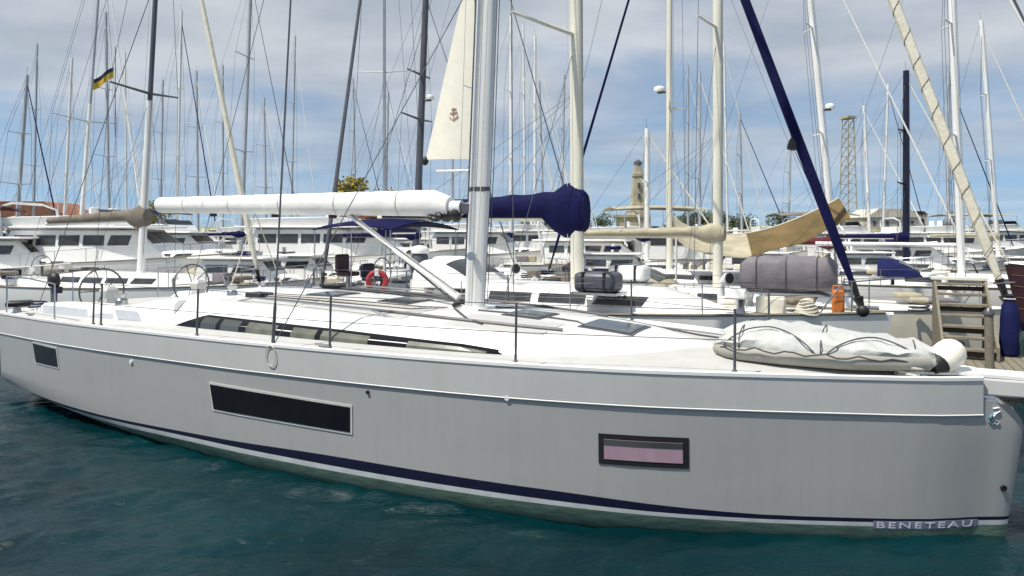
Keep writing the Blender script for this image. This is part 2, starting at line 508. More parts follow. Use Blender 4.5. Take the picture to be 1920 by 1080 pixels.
def leaf_tree(name, pos, h, w, leaf, label, n=900, trunk=0.35, group=None):
    root = empty(name, pos)
    t = MB()
    t.tube([(0, 0, -.3), (.1, 0, h * .25), (0, .1, h * trunk), (.05, .05, h * .7)], [w * .05, w * .04, w * .03, w * .012], 7)
    for k in range(5):
        a = k * 1.3 + random.random()
        t.tube([(0, 0, h * (trunk - .08 + .06 * k)), (math.cos(a) * w * .3, math.sin(a) * w * .3, h * (trunk + .16 + .08 * k))], [w * .022, w * .008], 5)
    t.build('trunk', M_BARK, root)
    c = MB()
    clumps = [(random.uniform(-.5, .5) * w, random.uniform(-.5, .5) * w, h * random.uniform(trunk, .95), w * random.uniform(.16, .30)) for _ in range(14)]
    clumps = [q for q in clumps if (q[0] / w) ** 2 + (q[1] / w) ** 2 < .22] or clumps
    for _ in range(n):
        q = random.choice(clumps)
        d = Vector((random.gauss(0, 1), random.gauss(0, 1), random.gauss(0, .8))).normalized() * q[3] * random.uniform(.55, 1.1)
        p = Vector(q[:3]) + d
        s = w * random.uniform(.02, .045)
        u = Vector((random.gauss(0, 1), random.gauss(0, 1), random.gauss(0, 1))).normalized()
        v = u.orthogonal().normalized()
        o = len(c.v)
        c.v += [tuple(p + u * s), tuple(p + v * s), tuple(p - u * s), tuple(p - v * s)]
        c.f.append((o, o + 1, o + 2, o + 3))
    c.build('crown', leaf, root, smooth=0, fix=False)
    return tag(root, label, 'tree', group)
def far_tree(px, D, h, w, leaf, label, base=3.8, n=900):
    p = at(px, HY, D)
    return leaf_tree('tree', (p.x, D, base), h, w, leaf, label, n, .2)
far_tree(683, 66, 5.4, 4.6, M_LEAFY, 'yellow green tree showing just above the white boom', 2.5, 1800)
far_tree(722, 68, 4.6, 3.4, M_LEAFY, 'small ochre tree beside the yellow house, above the boom', 2.5, 900)
far_tree(1290, 128, 2.6, 6, M_LEAF, 'dark low tree on the bank just right of the tan tower')
far_tree(1335, 129, 2.2, 7, M_LEAF, 'dark spreading shrub on the bank behind the cream mast')
far_tree(1395, 130, 1.6, 6, M_LEAF, 'lowest dark shrub on the bank, over the draped tan awning')
far_tree(1470, 128, 2.4, 5, M_LEAF, 'dark bushy tree on the bank left of the navy furled stay')
far_tree(1132, 126, 2.4, 4, M_LEAF, 'dark round tree on the bank just left of the tan tower')
far_tree(1660, 128, 2.6, 5, M_LEAF, 'dark tree on the bank left of the navy pole')
far_tree(1785, 128, 3.6, 2.4, M_LEAF, 'slim dark cypress on the bank behind the right white mast')
far_tree(288, 60, 4.2, 2.6, M_LEAFY, 'ochre tree at the outer end of the white boom', 2.5)

def house(px, D, w, h, m, roof_m, label, base=3.6, rz=0.1):
    p = at(px, HY, D)
    r = empty('house', (p.x, D, base), rz)
    MB().box((0, 0, h / 2), (w, w * .6, h)).build('wall', m, r)
    MB().prism([(-w * .54, h), (w * .54, h), (w * .3, h + w * .16), (-w * .3, h + w * .16)], 1, -w * .33, w * .33).build('roof', roof_m, r)
    k = max(2, int(w / 2.2))
    for i in range(k):
        x = (i + .5) / k * w - w / 2
        f = MB().box((x, -w * .3 - .02, h * .55), (.8, .08, h * .4)).build('window', M_WALLW, r)
        MB().box((x, -w * .3 - .07, h * .55), (.62, .05, h * .34)).build('pane', M_GLASSG, f)
    return tag(r, label, 'house')
house(745, 72, 4.2, 3.6, M_WALLY, M_ROOF, 'ochre house with tiled roof behind the boom, left of the dark mast', 2.4)
house(1655, 126, 10, 2.2, M_WALLW, M_WALLW, 'pale low building on the bank right of the lattice tower')
house(1712, 127, 4.0, 2.8, M_WALLW, M_OXIDE, 'small dark roofed hut on the bank behind the navy pole')
house(60, 95, 13, 3.0, M_WALLY, M_ROOF, 'brown roofed house at the far left edge behind the boats', 2.2)
house(1040, 124, 12, 1.6, M_WALLW, M_WALLW, 'long pale shed on the bank behind the navy sail cover')

def tan_tower():
    D = 140
    p = at(1196, HY, D)
    r = empty('stone_tower', (p.x, D, 3.2))
    MB().box((-1.0, 0, 1.5), (6.4, 5, 3.0)).build('base_block', M_STONE, r, bevel=.1)
    MB().box((-1.6, 0, 3.2), (7.4, 5.6, .5)).build('cornice', M_STONE, r)
    b = MB()
    b.loft([[(x * k, y * k, z) for x, y in ((-1, -1), (1, -1), (1, 1), (-1, 1))] for z, k in ((3.3, 1.9), (6.0, 1.45), (6.05, 1.25), (11.5, .95), (11.6, 1.15), (12.2, 1.15), (12.3, .8), (14.0, .65))])
    b.build('shaft', M_STONE, r, smooth=0)
    MB().tube([(0, 0, 14), (0, 0, 14.6), (0, 0, 15.1)], [.85, .8, .2], 10).build('lantern', M_MDARK, r)
    for z in (4.6, 7.4, 9.6):
        MB().box((0, -1.5 + .03 * z, z), (.5, .5, 1.0)).build('window', M_GLASSG, r)
    tag(r, 'tan stone tower with dark lantern standing on the far breakwater', 'tower')
tan_tower()
def lattice(px, D, w, h, m, label):
    p = at(px, HY, D)
    r = empty('lattice_tower', (p.x, D, 3.5), .3)
    for sx in (-1, 1):
        for sy in (-1, 1):
            MB().tube([(sx * w, sy * w, 0), (sx * w * .6, sy * w * .6, h)], .13, 5).build('leg', m, r)
    k = 12
    for i in range(k):
        z0, z1 = h * i / k, h * (i + 1) / k
        a, c = w * (1 - .4 * i / k), w * (1 - .4 * (i + 1) / k)
        b = MB()
        for s in (-1, 1):
            b.tube([(-a, s * a, z0), (c, s * c, z1)], .08, 4).tube([(s * a, a, z0), (s * c, -c, z1)], .08, 4)
            b.tube([(-c, s * c, z1), (c, s * c, z1)], .08, 4)
        b.build('bracing', m, r)
    MB().box((0, 0, h + .3), (w * 1.8, w * 1.8, .5)).build('platform', m, r)
    return tag(r, label, 'tower')
lattice(1590, 150, 1.35, 25, M_CTAN, 'tan lattice tower far behind the white leaning mast')

# the quay ahead of the bows, and a planked finger pontoon with boarding steps
TH = rad(28.4)
DV = Vector((-math.cos(TH), math.sin(TH), 0))      # main yacht: bow to stern
NV = Vector((-math.sin(TH), -math.cos(TH), 0))     # main yacht: towards the camera
B0 = Vector((5.06, 6.83, 0))
RZ = math.pi - TH
def loc(s, b, z=0):
    return B0 + DV * s + NV * b + Vector((0, 0, z))
def pontoon(o, rz, L, W, z, label, pw=0.14):
    r = empty('pontoon', o, rz)
    MB().box((L / 2, 0, z - .17), (L, W * .96, .22)).build('frame', M_TEAKD, r)
    for k in range(int(L / 2.4) + 1):
        MB().box((min(L - .5, .5 + k * 2.4), 0, z - .45), (.9, W * .8, .5)).build('float', M_CONC, r, bevel=.03)
    me = None
    n = int(L / pw)
    for i in range(n):
        x = (i + .5) * pw
        if me is None:
            pl = MB().box((0, 0, 0), (pw - .014, W, .045)).build('plank', M_TEAK, r)
            me = pl.data
        else:
            pl = bpy.data.objects.new('plank', me); C.objects.link(pl); pl.parent = r
        pl.location = (x, random.uniform(-.012, .012), z - .03 + random.uniform(-.003, .003))
        pl.rotation_euler = (0, 0, random.uniform(-.004, .004))
    return tag(r, label, kind='structure')
pontoon(loc(-3.3, -7.3), RZ, 4.6, 1.9, 0.62, 'planked finger pontoon ahead of the bow')
pontoon(loc(-4.6, 3.0), RZ - math.pi / 2, 30, 2.2, 0.66, 'long planked walkway across the bows', .16)
def steps():
    o = at(1818, HY, 13.0); o.z = .63
    r = empty('boarding_steps', o, rad(-26)); r.scale = (.95, .9, .86)
    n = 7
    for sd in (-1, 1):
        MB().prism([(-.1, 0), (1.55, 0), (1.55, 1.66), (1.25, 1.66), (-.1, .3)], 0, sd * .47 - .025, sd * .47 + .025).build('side_panel', M_TEAK, r)
    for i in range(n):
        y = -.02 + i * .215
        MB().box((0, y + .06, .20 + i * .232), (.90, .27, .055)).build('tread', M_TEAK, r, bevel=.006)
        if i % 2 == 0:
            MB().box((0, y + .16, .09 + i * .232), (.90, .03, .11)).build('riser', M_TEAKD, r)
    MB().box((0, 1.5, 1.72), (1.06, .3, .07)).build('landing_board', M_CREAM, r, bevel=.006)
    tag(r, 'weathered open wooden boarding steps on the pontoon beyond the bow', 'steps')
steps()
def pile(s, b, top, label, m=M_TEAK, r0=.09):
    r = empty('mooring_pile', loc(s, b, -1.2))
    MB().tube([(0, 0, 0), (0.01, 0, top + .6), (0, 0, top + 1.2)], [r0, r0 * .95, r0 * .9], 10).build('post', m, r)
    MB().tube([(0, 0, top + 1.2), (0, 0, top + 1.24), (0, 0, top + 1.3)], [r0 * 1.15, r0 * 1.15, r0 * .3], 10).build('cap', M_DSTEEL, r)
    tag(r, label, 'pile')
pile(-.18, -2.57, 1.98, 'slim weathered timber pile just ahead of the bowsprit', M_TEAK, .06)
pile(-2.2, -6.6, 2.3, 'dark timber pile right of the boarding steps', M_TEAKD, .12)
def sack():
    o = at(1893, HY, 13.3); o.z = .63
    r = empty('canvas_bag', o, RZ); r.scale = (.9, .9, .8)
    b = MB()
    rings = []
    for z, k in ((0, .15), (.08, .19), (.5, .18), (.9, .19), (1.25, .15), (1.42, .06), (1.5, .08)):
        rings.append([(k * math.cos(a) * (1 + .1 * math.sin(3 * a + z * 5)), k * .8 * math.sin(a) * (1 + .1 * math.cos(2 * a + z * 7)), z) for a in np.linspace(0, 2 * math.pi, 12, endpoint=False)])
    b.loft(rings); b.build('body', M_BLUE, r, smooth=70)
    MB().tube([(.1 * math.cos(a), .085 * math.sin(a), 1.42) for a in np.linspace(0, 6.283, 11)], .018, 6).build('tie', M_ROPE, r)
    tag(r, 'tall navy canvas bag standing beside the boarding steps', 'bag')
sack()
# ------------------------------------------------------------------ the big grey yacht in front
YL = 15.3
M_PANEL = mat('blue_grey_nonskid_and_shade', (0.46, 0.49, 0.53), 0.6, var=0.06, bump=0.2, bscale=120)  # real non-skid on the lockers, painted shade on the coaming sides
bs_ = pch([0, .03, .25, .7, 1.5, 2.4, 3.5, 4.77, 6, 7.5, 9, 11, 12.6, 15.3], [0, .035, .175, .50, .92, 1.33, 1.76, 2.08, 2.25, 2.37, 2.43, 2.43, 2.38, 2.14])
zs_ = pch([0, 5, 10, 15.3], [1.60, 1.645, 1.63, 1.60])
zk_ = pch([0, 1, 3, 7, 11, 13.5, 15.3], [-.35, -.45, -.55, -.6, -.38, -.10, .12])
zg_ = pch([0, 2, 5, 9, 12, 15.3], [.115, .125, .17, .17, .15, .22])      # top of the green bottom paint
zw_ = pch([0, 2, 5, 9, 12, 15.3], [.165, .165, .23, .238, .215, .28])       # top of the white stripe
zn_ = pch([0, 2, 4.5, 6.8, 9, 12, 15.3], [.20, .21, .335, .36, .31, .26, .32])  # top of the navy stripe; extra height amidships paints in shade below the chine
ZC = .55
def stem(z):
    return -.15 * min(max(z, -.3), 1.12) / 1.12
def hull_pt(S, z, off=0.0, side=1):
    bb = bs_(S)
    zk = zk_(S)
    fl = 1.0 - .02 * max(0, (zs_(S) - z)) / 1.1
    k = fl
    if z < ZC:
        k = fl * max(0.0, 1 - ((ZC - z) / (ZC - zk)) ** 5)
    s = S + stem(z) * max(0.0, 1 - S / 1.5)
    return Vector((s, side * (bb * k + off), z))
def hull_off(S, z, off, side=1):
    p = hull_pt(S, z, 0, side)
    du = hull_pt(min(S + .05, YL), z, 0, side) - hull_pt(max(S - .05, 0), z, 0, side)
    dv = hull_pt(S, z + .03, 0, side) - hull_pt(S, z - .03, 0, side)
    n = du.cross(dv)
    if n.y * side < 0:
        n = -n
    return p + n.normalized() * off
STN = [0, .03, .08, .16, .25, .33, .345, .5, .7, 1, 1.4, 1.8] + list(np.linspace(2.2, 15.3, 38))
ztop_ = pch([0, .03, .08, .2, .33, .345, 15.4], [1.12, 1.22, 1.30, 1.37, 1.41, 1.41, 1.41])
def hull_top(S):
    return ztop_(S) if S < .34 else zs_(S) - .012
def hull_strip(rows, side_list=(1, -1)):
    b = MB()
    for sd in side_list:
        rings = []
        for S in STN:
            rings.append([hull_pt(S, r(S), 0, sd) for r in rows])
        b.loft(rings, closed=False, cap=False)
    return b
yacht = empty('sailing_yacht', B0, RZ)
tag(yacht, 'large grey hulled sailing yacht with white deck moored across the foreground', 'sailing yacht')
def rows_between(fa, fb, n):
    return [(lambda S, k=k: fa(S) + (fb(S) - fa(S)) * k / n) for k in range(n + 1)]
hb_ = hull_strip(rows_between(hull_top, zn_, 10))
ring = [hull_pt(YL, hull_top(YL) + (zn_(YL) - hull_top(YL)) * k / 10, 0, 1) for k in range(11)]
ring2 = [hull_pt(YL, hull_top(YL) + (zn_(YL) - hull_top(YL)) * k / 10, 0, -1) for k in range(11)]
hb_.loft([ring, ring2], closed=False, cap=False)
for S0, S1 in zip(STN[:5], STN[1:6]):
    o_ = len(hb_.v)
    hb_.v += [tuple(hull_pt(S0, hull_top(S0), 0, 1)), tuple(hull_pt(S1, hull_top(S1), 0, 1)), tuple(hull_pt(S1, hull_top(S1), 0, -1)), tuple(hull_pt(S0, hull_top(S0), 0, -1))]
    hb_.f.append((o_, o_ + 1, o_ + 2, o_ + 3))
hull = hb_.build('hull', M_GEL, yacht, smooth=45)
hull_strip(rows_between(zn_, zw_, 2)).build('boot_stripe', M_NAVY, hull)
hull_strip(rows_between(zw_, zg_, 2)).build('waterline_stripe', M_STRIPE, hull)
def bot(k):
    return lambda S: zg_(S) + (zk_(S) - zg_(S)) * k
bb_ = hull_strip([bot(k) for k in (0, .15, .3, .5, .7, .85, .94, .98, 1.0)])
ra = [hull_pt(YL, bot(k)(YL), 0, 1) for k in (0, .3, .6, .85, 1)]
rb = [hull_pt(YL, bot(k)(YL), 0, -1) for k in (0, .3, .6, .85, 1)]
bb_.loft([ra, rb], closed=False, cap=False)
bb_.build('antifouling', M_GREEN, hull)
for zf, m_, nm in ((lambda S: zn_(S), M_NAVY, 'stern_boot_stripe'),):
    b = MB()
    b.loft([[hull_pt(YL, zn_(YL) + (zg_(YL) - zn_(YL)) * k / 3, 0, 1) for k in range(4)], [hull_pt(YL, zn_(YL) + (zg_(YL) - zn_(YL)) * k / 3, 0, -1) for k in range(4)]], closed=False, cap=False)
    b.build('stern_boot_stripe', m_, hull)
# raised pale band along the top of the topsides, a white bead under it, and the toe rail
SB = [s for s in STN if s >= .34]
for sd in (1, -1):
    b = MB()
    b.loft([[hull_off(S, zs_(S), .018, sd), hull_off(S, zs_(S) - .16, .018, sd), hull_off(S, zs_(S) - .33, .016, sd), hull_off(S, zs_(S) - .345, -.004, sd), hull_off(S, zs_(S), -.03, sd)] for S in SB])
    b.build('bulwark_band', M_BAND, hull, smooth=30)
    b = MB()
    b.tube([hull_off(S, zs_(S) - .345, .014, sd) for S in SB], .010, 6)
    b.build('rubbing_bead', M_WHITE, hull)
    b = MB()
    b.loft([[hull_off(S, zs_(S) + .002, .028, sd), hull_off(S, zs_(S) + .035, .028, sd), hull_off(S, zs_(S) + .045, .0, sd), hull_off(S, zs_(S) + .035, -.045, sd), hull_off(S, zs_(S) - .02, -.045, sd)] for S in SB])
    b.build('toe_rail', M_WHITE, hull, smooth=30)
# deck
def zdeck(S, b):
    w = max(bs_(S), .05)
    return zs_(S) - .045 + .11 * (1 - min(1, (b / w) ** 2)) * min(1, S / 2 + .3)
b = MB()
b.loft([[Vector((S, t * (bs_(S) - .035), zdeck(S, t * bs_(S)))) for t in np.linspace(-1, 1, 13)] for S in SB], closed=False, cap=False)
deck = b.build('deck', M_DECKG, yacht, smooth=60)
# coachroof
cw_ = pch([2.9, 3.2, 3.7, 4.5, 5.5, 6.4, 8, 10, 11.4], [.10, .55, 1.02, 1.42, 1.62, 1.70, 1.76, 1.76, 1.70])
ct_ = pch([2.9, 3.2, 3.7, 4.5, 5.5, 6.4, 8, 10, 11.4], [.05, .35, .72, 1.08, 1.26, 1.33, 1.38, 1.38, 1.34])
cz_ = pch([2.9, 3.2, 3.7, 4.5, 5.5, 6.4, 8, 10, 11.4], [1.69, 1.73, 1.79, 1.85, 1.905, 1.945, 2.0, 2.04, 2.03])
def roof_z(S, b):
    t = min(1, abs(b) / ct_(S))
    return cz_(S) + .03 * (1 - t * t) - .03 * t ** 4
def roof_sec(S):
    zd = zs_(S) - .06
    w, t, zt = cw_(S), ct_(S), cz_(S) - .03
    half = [(w, zd), (w - .03, zd + (zt - zd) * .35), (t + (w - t) * .35, zd + (zt - zd) * .82), (t + (w - t) * .12, zd + (zt - zd) * .97), (t, roof_z(S, t)), (t * .7, roof_z(S, t * .7)), (t * .35, roof_z(S, t * .35)), (0, roof_z(S, 0))]
    return [(S, x, z) for x, z in half] + [(S, -x, z) for x, z in half[-2::-1]]
b = MB()
rs = [roof_sec(S) for S in [2.9, 3.0, 3.2, 3.45, 3.7, 4.1, 4.5, 5, 5.5, 6, 6.4, 7, 8, 9, 10, 10.7, 11.15, 11.4]]
b.loft(rs, closed=True, cap=True)
roof = b.build('coachroof', M_WHITE, yacht, smooth=50)
def roof_side(S, z, off=0.0, sd=1):
    sec = roof_sec(S)[:5]
    zs2 = [q[2] for q in sec]; bs2 = [q[1] for q in sec]
    return Vector((S, sd * (float(np.interp(z, zs2, bs2)) + off), z))
# long side window: dark acrylic with pale blinds behind some panes
def wz0(S): return float(np.interp(S, [5.0, 5.5, 8, 10.9], [1.605, 1.60, 1.60, 1.605]))
def wz1(S): return float(np.interp(S, [5.0, 5.12, 5.6, 7.5, 10.2, 10.9], [1.625, 1.70, 1.735, 1.79, 1.83, 1.615]))
for sd in (1, -1):
    b = MB()
    b.grid(lambda u, v: roof_side(5.0 + 5.9 * u, wz0(5.0 + 5.9 * u) + (wz1(5.0 + 5.9 * u) - wz0(5.0 + 5.9 * u)) * v, .008, sd), 48, 4, thick=(0, -sd * .02, 0))
    win = b.build('cabin_window', M_GLASS, roof, smooth=0)
    for s0, s1, m_ in ((5.25, 6.35, M_BLIND), (6.95, 7.75, M_BLIND), (7.85, 8.3, M_BLIND), (8.6, 9.2, M_BLIND), (9.35, 9.75, M_GLASSG), (9.85, 10.2, M_GLASSG)):
        b = MB()
        b.grid(lambda u, v: roof_side(s0 + (s1 - s0) * u, wz0(s0) + .035 + (wz1(s0 + (s1 - s0) * u) - wz0(s0) - .065) * v, .012, sd), 6, 2, thick=(0, -sd * .006, 0))
        b.build('pane', m_, win, smooth=0)
# flush deck hatches and their frames
def roof_patch(s0, s1, b0, b1, name, m_, parent, off=.012, skew=0.0, nz_=roof_z):
    b = MB()
    b.grid(lambda u, v: Vector((s0 + (s1 - s0) * u + skew * v, b0 + (b1 - b0) * v, nz_(s0 + (s1 - s0) * u, b0 + (b1 - b0) * v) + off)), 5, 5, thick=(0, 0, -.02))
    return b.build(name, m_, parent, smooth=0)
for (s0, s1, b0, b1) in ((3.85, 4.5, -.28, .42), (5.2, 5.7, -.3, .3), (7.4, 7.9, -.3, .3), (8.9, 9.4, -.3, .3)):
    h_ = roof_patch(s0 - .04, s1 + .04, b0 - .04, b1 + .04, 'deck_hatch', M_DSTEEL, roof, .014)
    roof_patch(s0, s1, b0, b1, 'pane', M_GLASSG, h_, .022)
# moulded non-skid panels on the roof and side decks
for sd in (1, -1):
    for s0, s1 in ((4.75, 6.1), (6.75, 8.6), (8.7, 10.3)):
        for f0, f1 in ((.34, .70), (.80, .97)):
            b = MB()
            b.grid(lambda u, v: (lambda S: Vector((S, sd * ct_(S) * (f0 + (f1 - f0) * v), roof_z(S, ct_(S) * (f0 + (f1 - f0) * v)) + .005)))(s0 + (s1 - s0) * u), 8, 4, thick=(0, 0, -.012))
            b.build('nonskid_panel', M_DECKG, roof, smooth=0)
# genoa tracks, grab rails, clutch banks and winches on the roof
for sd in (1, -1):
    MB().tube([(S, sd * (ct_(S) - .30), roof_z(S, ct_(S) - .3) + .02) for S in np.linspace(4.6, 9.6, 16)], .022, 6).build('genoa_track', M_DSTEEL, roof)
    g = MB()
    g.tube([(S, sd * (ct_(S) - .08), roof_z(S, ct_(S) - .08) + (.07 if 0 < i < 9 else .0)) for i, S in enumerate(np.linspace(6.9, 9.9, 10))], .014, 6)
    g.build('grab_rail', M_STEEL, roof)
    w_ = MB().tube([(10.6, sd * .85, 2.02), (10.6, sd * .85, 2.10), (10.6, sd * .85, 2.13), (10.6, sd * .85, 2.2)], [.085, .085, .06, .085], 14).build('winch', M_STEEL, roof)
    MB().box((9.95, sd * .85, 2.075), (.35, .28, .09)).build('rope_clutch', M_BLACK, roof, bevel=.015)
    for k in range(3):
        b0 = sd * (.45 + .13 * k)
        MB().tube([(6.7, sd * (.22 + .03 * k), 1.99), (7.0, b0, roof_z(7, b0) + .012), (8.4, b0 + sd * .12, roof_z(8.4, b0) + .012), (9.8, sd * (.76 + .07 * k), roof_z(9.8, .8) + .02)], .009, 5).build('halyard_line', (M_DROPE, M_ROPE, M_DROPE)[k], roof)
MB().tube([(6.55, .28, 1.985), (6.3, .55, 1.98), (5.9, .95, 1.945), (5.6, 1.08, 1.93)], .016, 6).build('jib_sheet', M_DROPE, roof)
MB().tube([(6.2, .2, 1.975), (5.4, .1, 1.95), (4.7, .12, 1.9), (4.0, .62, 1.81)], .012, 6).build('jib_sheet', M_DROPE, roof)
MB().tube([(6.2, -.3, 1.975), (5.0, -.75, 1.89), (4.2, -.7, 1.83), (3.2, -.45, 1.75), (2.6, -.5, 1.70)], .014, 6).build('jib_sheet', M_DROPE, roof)
# cockpit: coamings, seats, well, pedestals
for sd in (1, -1):
    b = MB()
    rings = []
    for S, zt, w in ((11.0, 2.0, 1.66), (11.5, 1.98, 1.68), (12.2, 1.86, 1.72), (13.2, 1.83, 1.74), (14.4, 1.80, 1.70), (15.0, 1.76, 1.62), (15.22, 1.62, 1.55)):
        rings.append([(S, sd * w, 1.54), (S, sd * (w - .04), zt - .06), (S, sd * (w - .10), zt), (S, sd * (w - .36), zt), (S, sd * (w - .42), zt - .08), (S, sd * (w - .44), 1.40)])
    b.loft(rings)
    cm = b.build('cockpit_coaming', M_WHITE, yacht, smooth=45)
    b = MB()
    b.grid(lambda u, v: Vector((11.75 + .6 * u + .12 * v, sd * (1.675 + .032 * u - .02 * v + .012), 1.64 + .15 * v)), 3, 2, thick=(0, -sd * .02, 0))
    b.build('locker_panel', M_PANEL, cm, smooth=0)
    MB().tube([(12.6, sd * 1.5, 1.84), (12.6, sd * 1.5, 1.93), (12.6, sd * 1.5, 1.96), (12.6, sd * 1.5, 2.03)], [.10, .10, .07, .10], 14).build('winch', M_STEEL, yacht)
    b = MB()
    b.grid(lambda u, v: Vector((12.5 + 2.2 * u, sd * (1.725 - .03 * abs(u - .4) - .03 * v + .008), 1.60 + .15 * v)), 6, 2, thick=(0, -sd * .015, 0))
    b.build('coaming_side_shade', M_PANEL, cm, smooth=0)  # grey-blue shade of the coaming's outer side, laid on as a coloured patch
    b = MB(); b.box((13.0, sd * 1.0, 1.5), (3.4, .56, .10)); b.build('cockpit_seat', M_TEAK, yacht, bevel=.02)
    ped = MB(); ped.loft([[(13.9 + x * k, sd * .95 + y * k, z) for x, y in ((-.5, -.5), (.5, -.5), (.5, .5), (-.5, .5))] for z, k in ((1.35, .26), (1.85, .2), (2.0, .26), (2.08, .14))])
    pe = ped.build('helm_pedestal', M_BAND, yacht, smooth=0, bevel=.02)
    w_ = MB(); w_.tube([(14.12, sd * .95 + .42 * math.cos(a), 1.98 + .42 * math.sin(a)) for a in np.linspace(0, 2 * math.pi, 25)], .017, 6)
    for a in np.linspace(0, 2 * math.pi, 5, endpoint=False):
        w_.tube([(14.10, sd * .95, 1.98), (14.12, sd * .95 + .42 * math.cos(a), 1.98 + .42 * math.sin(a))], .010, 5)
    w_.build('wheel', M_DSTEEL, pe)
b = MB(); b.grid(lambda u, v: Vector((11.3 + 3.9 * u, -1.3 + 2.6 * v, 1.36)), 2, 2, thick=(0, 0, -.04)); b.build('cockpit_sole', M_TEAK, yacht)
b = MB(); b.box((11.42, 0, 1.7), (.05, .7, .62)); b.build('companionway_door', M_GLASSG, yacht)
# hull windows: proud frame, dark pane
def hull_quad(name, q, off, m_, parent, th=.012, nu=14, nv=3):
    """q: four (S, z) corners, aft-top, fore-top, fore-bottom, aft-bottom"""
    def fn(u, v):
        S = (q[0][0] * (1 - u) + q[1][0] * u) * (1 - v) + (q[3][0] * (1 - u) + q[2][0] * u) * v
        z = (q[0][1] * (1 - u) + q[1][1] * u) * (1 - v) + (q[3][1] * (1 - u) + q[2][1] * u) * v
        return hull_off(S, z, off)
    b = MB(); b.grid(fn, nu, nv, thick=(0, -th - off, 0))
    return b.build(name, m_, parent, smooth=0)
def grow(q, d):
    cs = sum(p[0] for p in q) / 4; cz = sum(p[1] for p in q) / 4
    return [(p[0] + d * math.copysign(1, p[0] - cs), p[1] + d * math.copysign(1, p[1] - cz)) for p in q]
HW = [[(13.84, 1.2), (13.0, 1.181), (12.95, 0.885), (13.75, 0.885)], [(9.1, 1.038), (6.72, 0.995), (6.73, 0.692), (9.04, 0.709)], [(3.74, 0.983), (2.87, 0.979), (2.87, 0.660), (3.74, 0.664)]]
for q, frame_m, pane_m, inset in ((HW[0], M_BAND, M_GLASS, 0), (HW[1], M_BAND, M_GLASS, 0), (HW[2], M_BLACK, M_PINK, .055)):
    fr = hull_quad('hull_window', grow(q, .028 if not inset else .0), .010, frame_m, hull)
    hull_quad('pane', grow(q, -inset), .016, pane_m, fr)
    if inset:
        qq = grow(q, -inset)
        hull_quad('blind', [qq[0], qq[1], (qq[1][0], qq[1][1] - .06), (qq[0][0], qq[0][1] - .06)], .019, M_GLASSG, fr)
q = HW[1]
# small fittings on the topsides: through-hull outlets, a vent, marks
def stud(px_S, z, m_, r=.02):
    p = hull_off(px_S, z, .0); p2 = hull_off(px_S, z, .022)
    MB().tube([p, p2], r, 10).build('skin_fitting', m_, hull)
for S, z, m_, r in ((10.85, 1.181, M_WHITE, .03), (6.46, 1.204, M_BLACK, .022), (4.7, 1.294, M_WHITE, .028), (.10, .503, M_BLACK, .03)):
    stud(S, z, m_, r)
# lettering in the stripe near the bow, and the small emblem on the bow
def hull_text(txt, S0, S1, z0, h, m_, off=.006):
    cu = bpy.data.curves.new('lettering', 'FONT'); cu.body = txt; cu.size = 1.0; cu.space_character = 1.25
    ob = bpy.data.objects.new('lettering', cu); C.objects.link(ob)
    dg = bpy.context.evaluated_depsgraph_get(); dg.update()
    me = bpy.data.meshes.new_from_object(ob.evaluated_get(dg))
    bpy.data.objects.remove(ob)
    co = np.array([v.co[:] for v in me.vertices])
    x0, x1, y1 = co[:, 0].min(), co[:, 0].max(), co[:, 1].max()
    for v, c in zip(me.vertices, co):
        u = (c[0] - x0) / (x1 - x0)
        S = S0 + (S1 - S0) * u
        v.co = hull_off(S, z0(S) + c[1] / y1 * h, off)
    me.materials.append(m_)
    o = bpy.data.objects.new('lettering', me); C.objects.link(o); o.parent = hull
    sd_ = o.modifiers.new('solid', 'SOLIDIFY'); sd_.thickness = .002
    return o
b = MB(); b.grid(lambda u, v: hull_off(.28 + .92 * u, zw_(.3) - .062 + .075 * v, .004), 12, 2, thick=(0, -.01, 0)); b.build('name_panel', M_NAME, hull, smooth=0)
hull_text('BENETEAU', 1.17, .33, lambda S: zw_(S) - .056, .062, M_LETTER, .009)
def emblem():
    b = MB()
    c0, z0 = .24, 1.243
    pts = [(.02, .075), (-.025, .085), (-.035, .05), (.0, .03), (.02, .0), (.005, -.04), (-.03, -.06), (-.01, -.085), (.035, -.06)]
    b.tube([hull_off(c0 + x, z0 + z, .006) for x, z in pts], [.010, .017, .014, .017, .02, .017, .013, .010, .006], 6, flat=.4)
    b.build('emblem', M_LETTER, hull)
    b = MB()
    b.tube([hull_off(c0 + .035 + x * .6, z0 - .015 + z * .8, .004) for x, z in pts[2:]], [.008, .014, .015, .016, .013, .010, .006], 6, flat=.4)
    b.build('emblem', M_TEAL, hull)
emblem()
# bowsprit and stemhead
b = MB()
b.loft([[(S, sd * w, z) for sd, z in ((1, zt), (1, zb), (-1, zb), (-1, zt))] for S, w, zt, zb in ((.40, .20, 1.615, 1.44), (.0, .20, 1.62, 1.445), (-1.3, .15, 1.63, 1.48), (-1.75, .10, 1.63, 1.53))])
spr = b.build('bowsprit', M_BAND, yacht, smooth=0, bevel=.02)
b = MB(); b.loft([[(S, sd * w, z) for sd, z in ((1, 1.655), (1, 1.626), (-1, 1.626), (-1, 1.655))] for S, w in ((1.0, .45), (.4, .19), (-1.0, .15))]); b.build('anchor_platform', M_WHITE, spr, smooth=0)
MB().tube([(-.9, 0, 1.50), (-.9, 0, 1.2), (-.55, 0, .62)], .03, 8).build('bobstay', M_STEEL, spr)
MB().box((.75, 0, 1.72), (.28, .22, .16)).build('windlass', M_STEEL, yacht, bevel=.04)
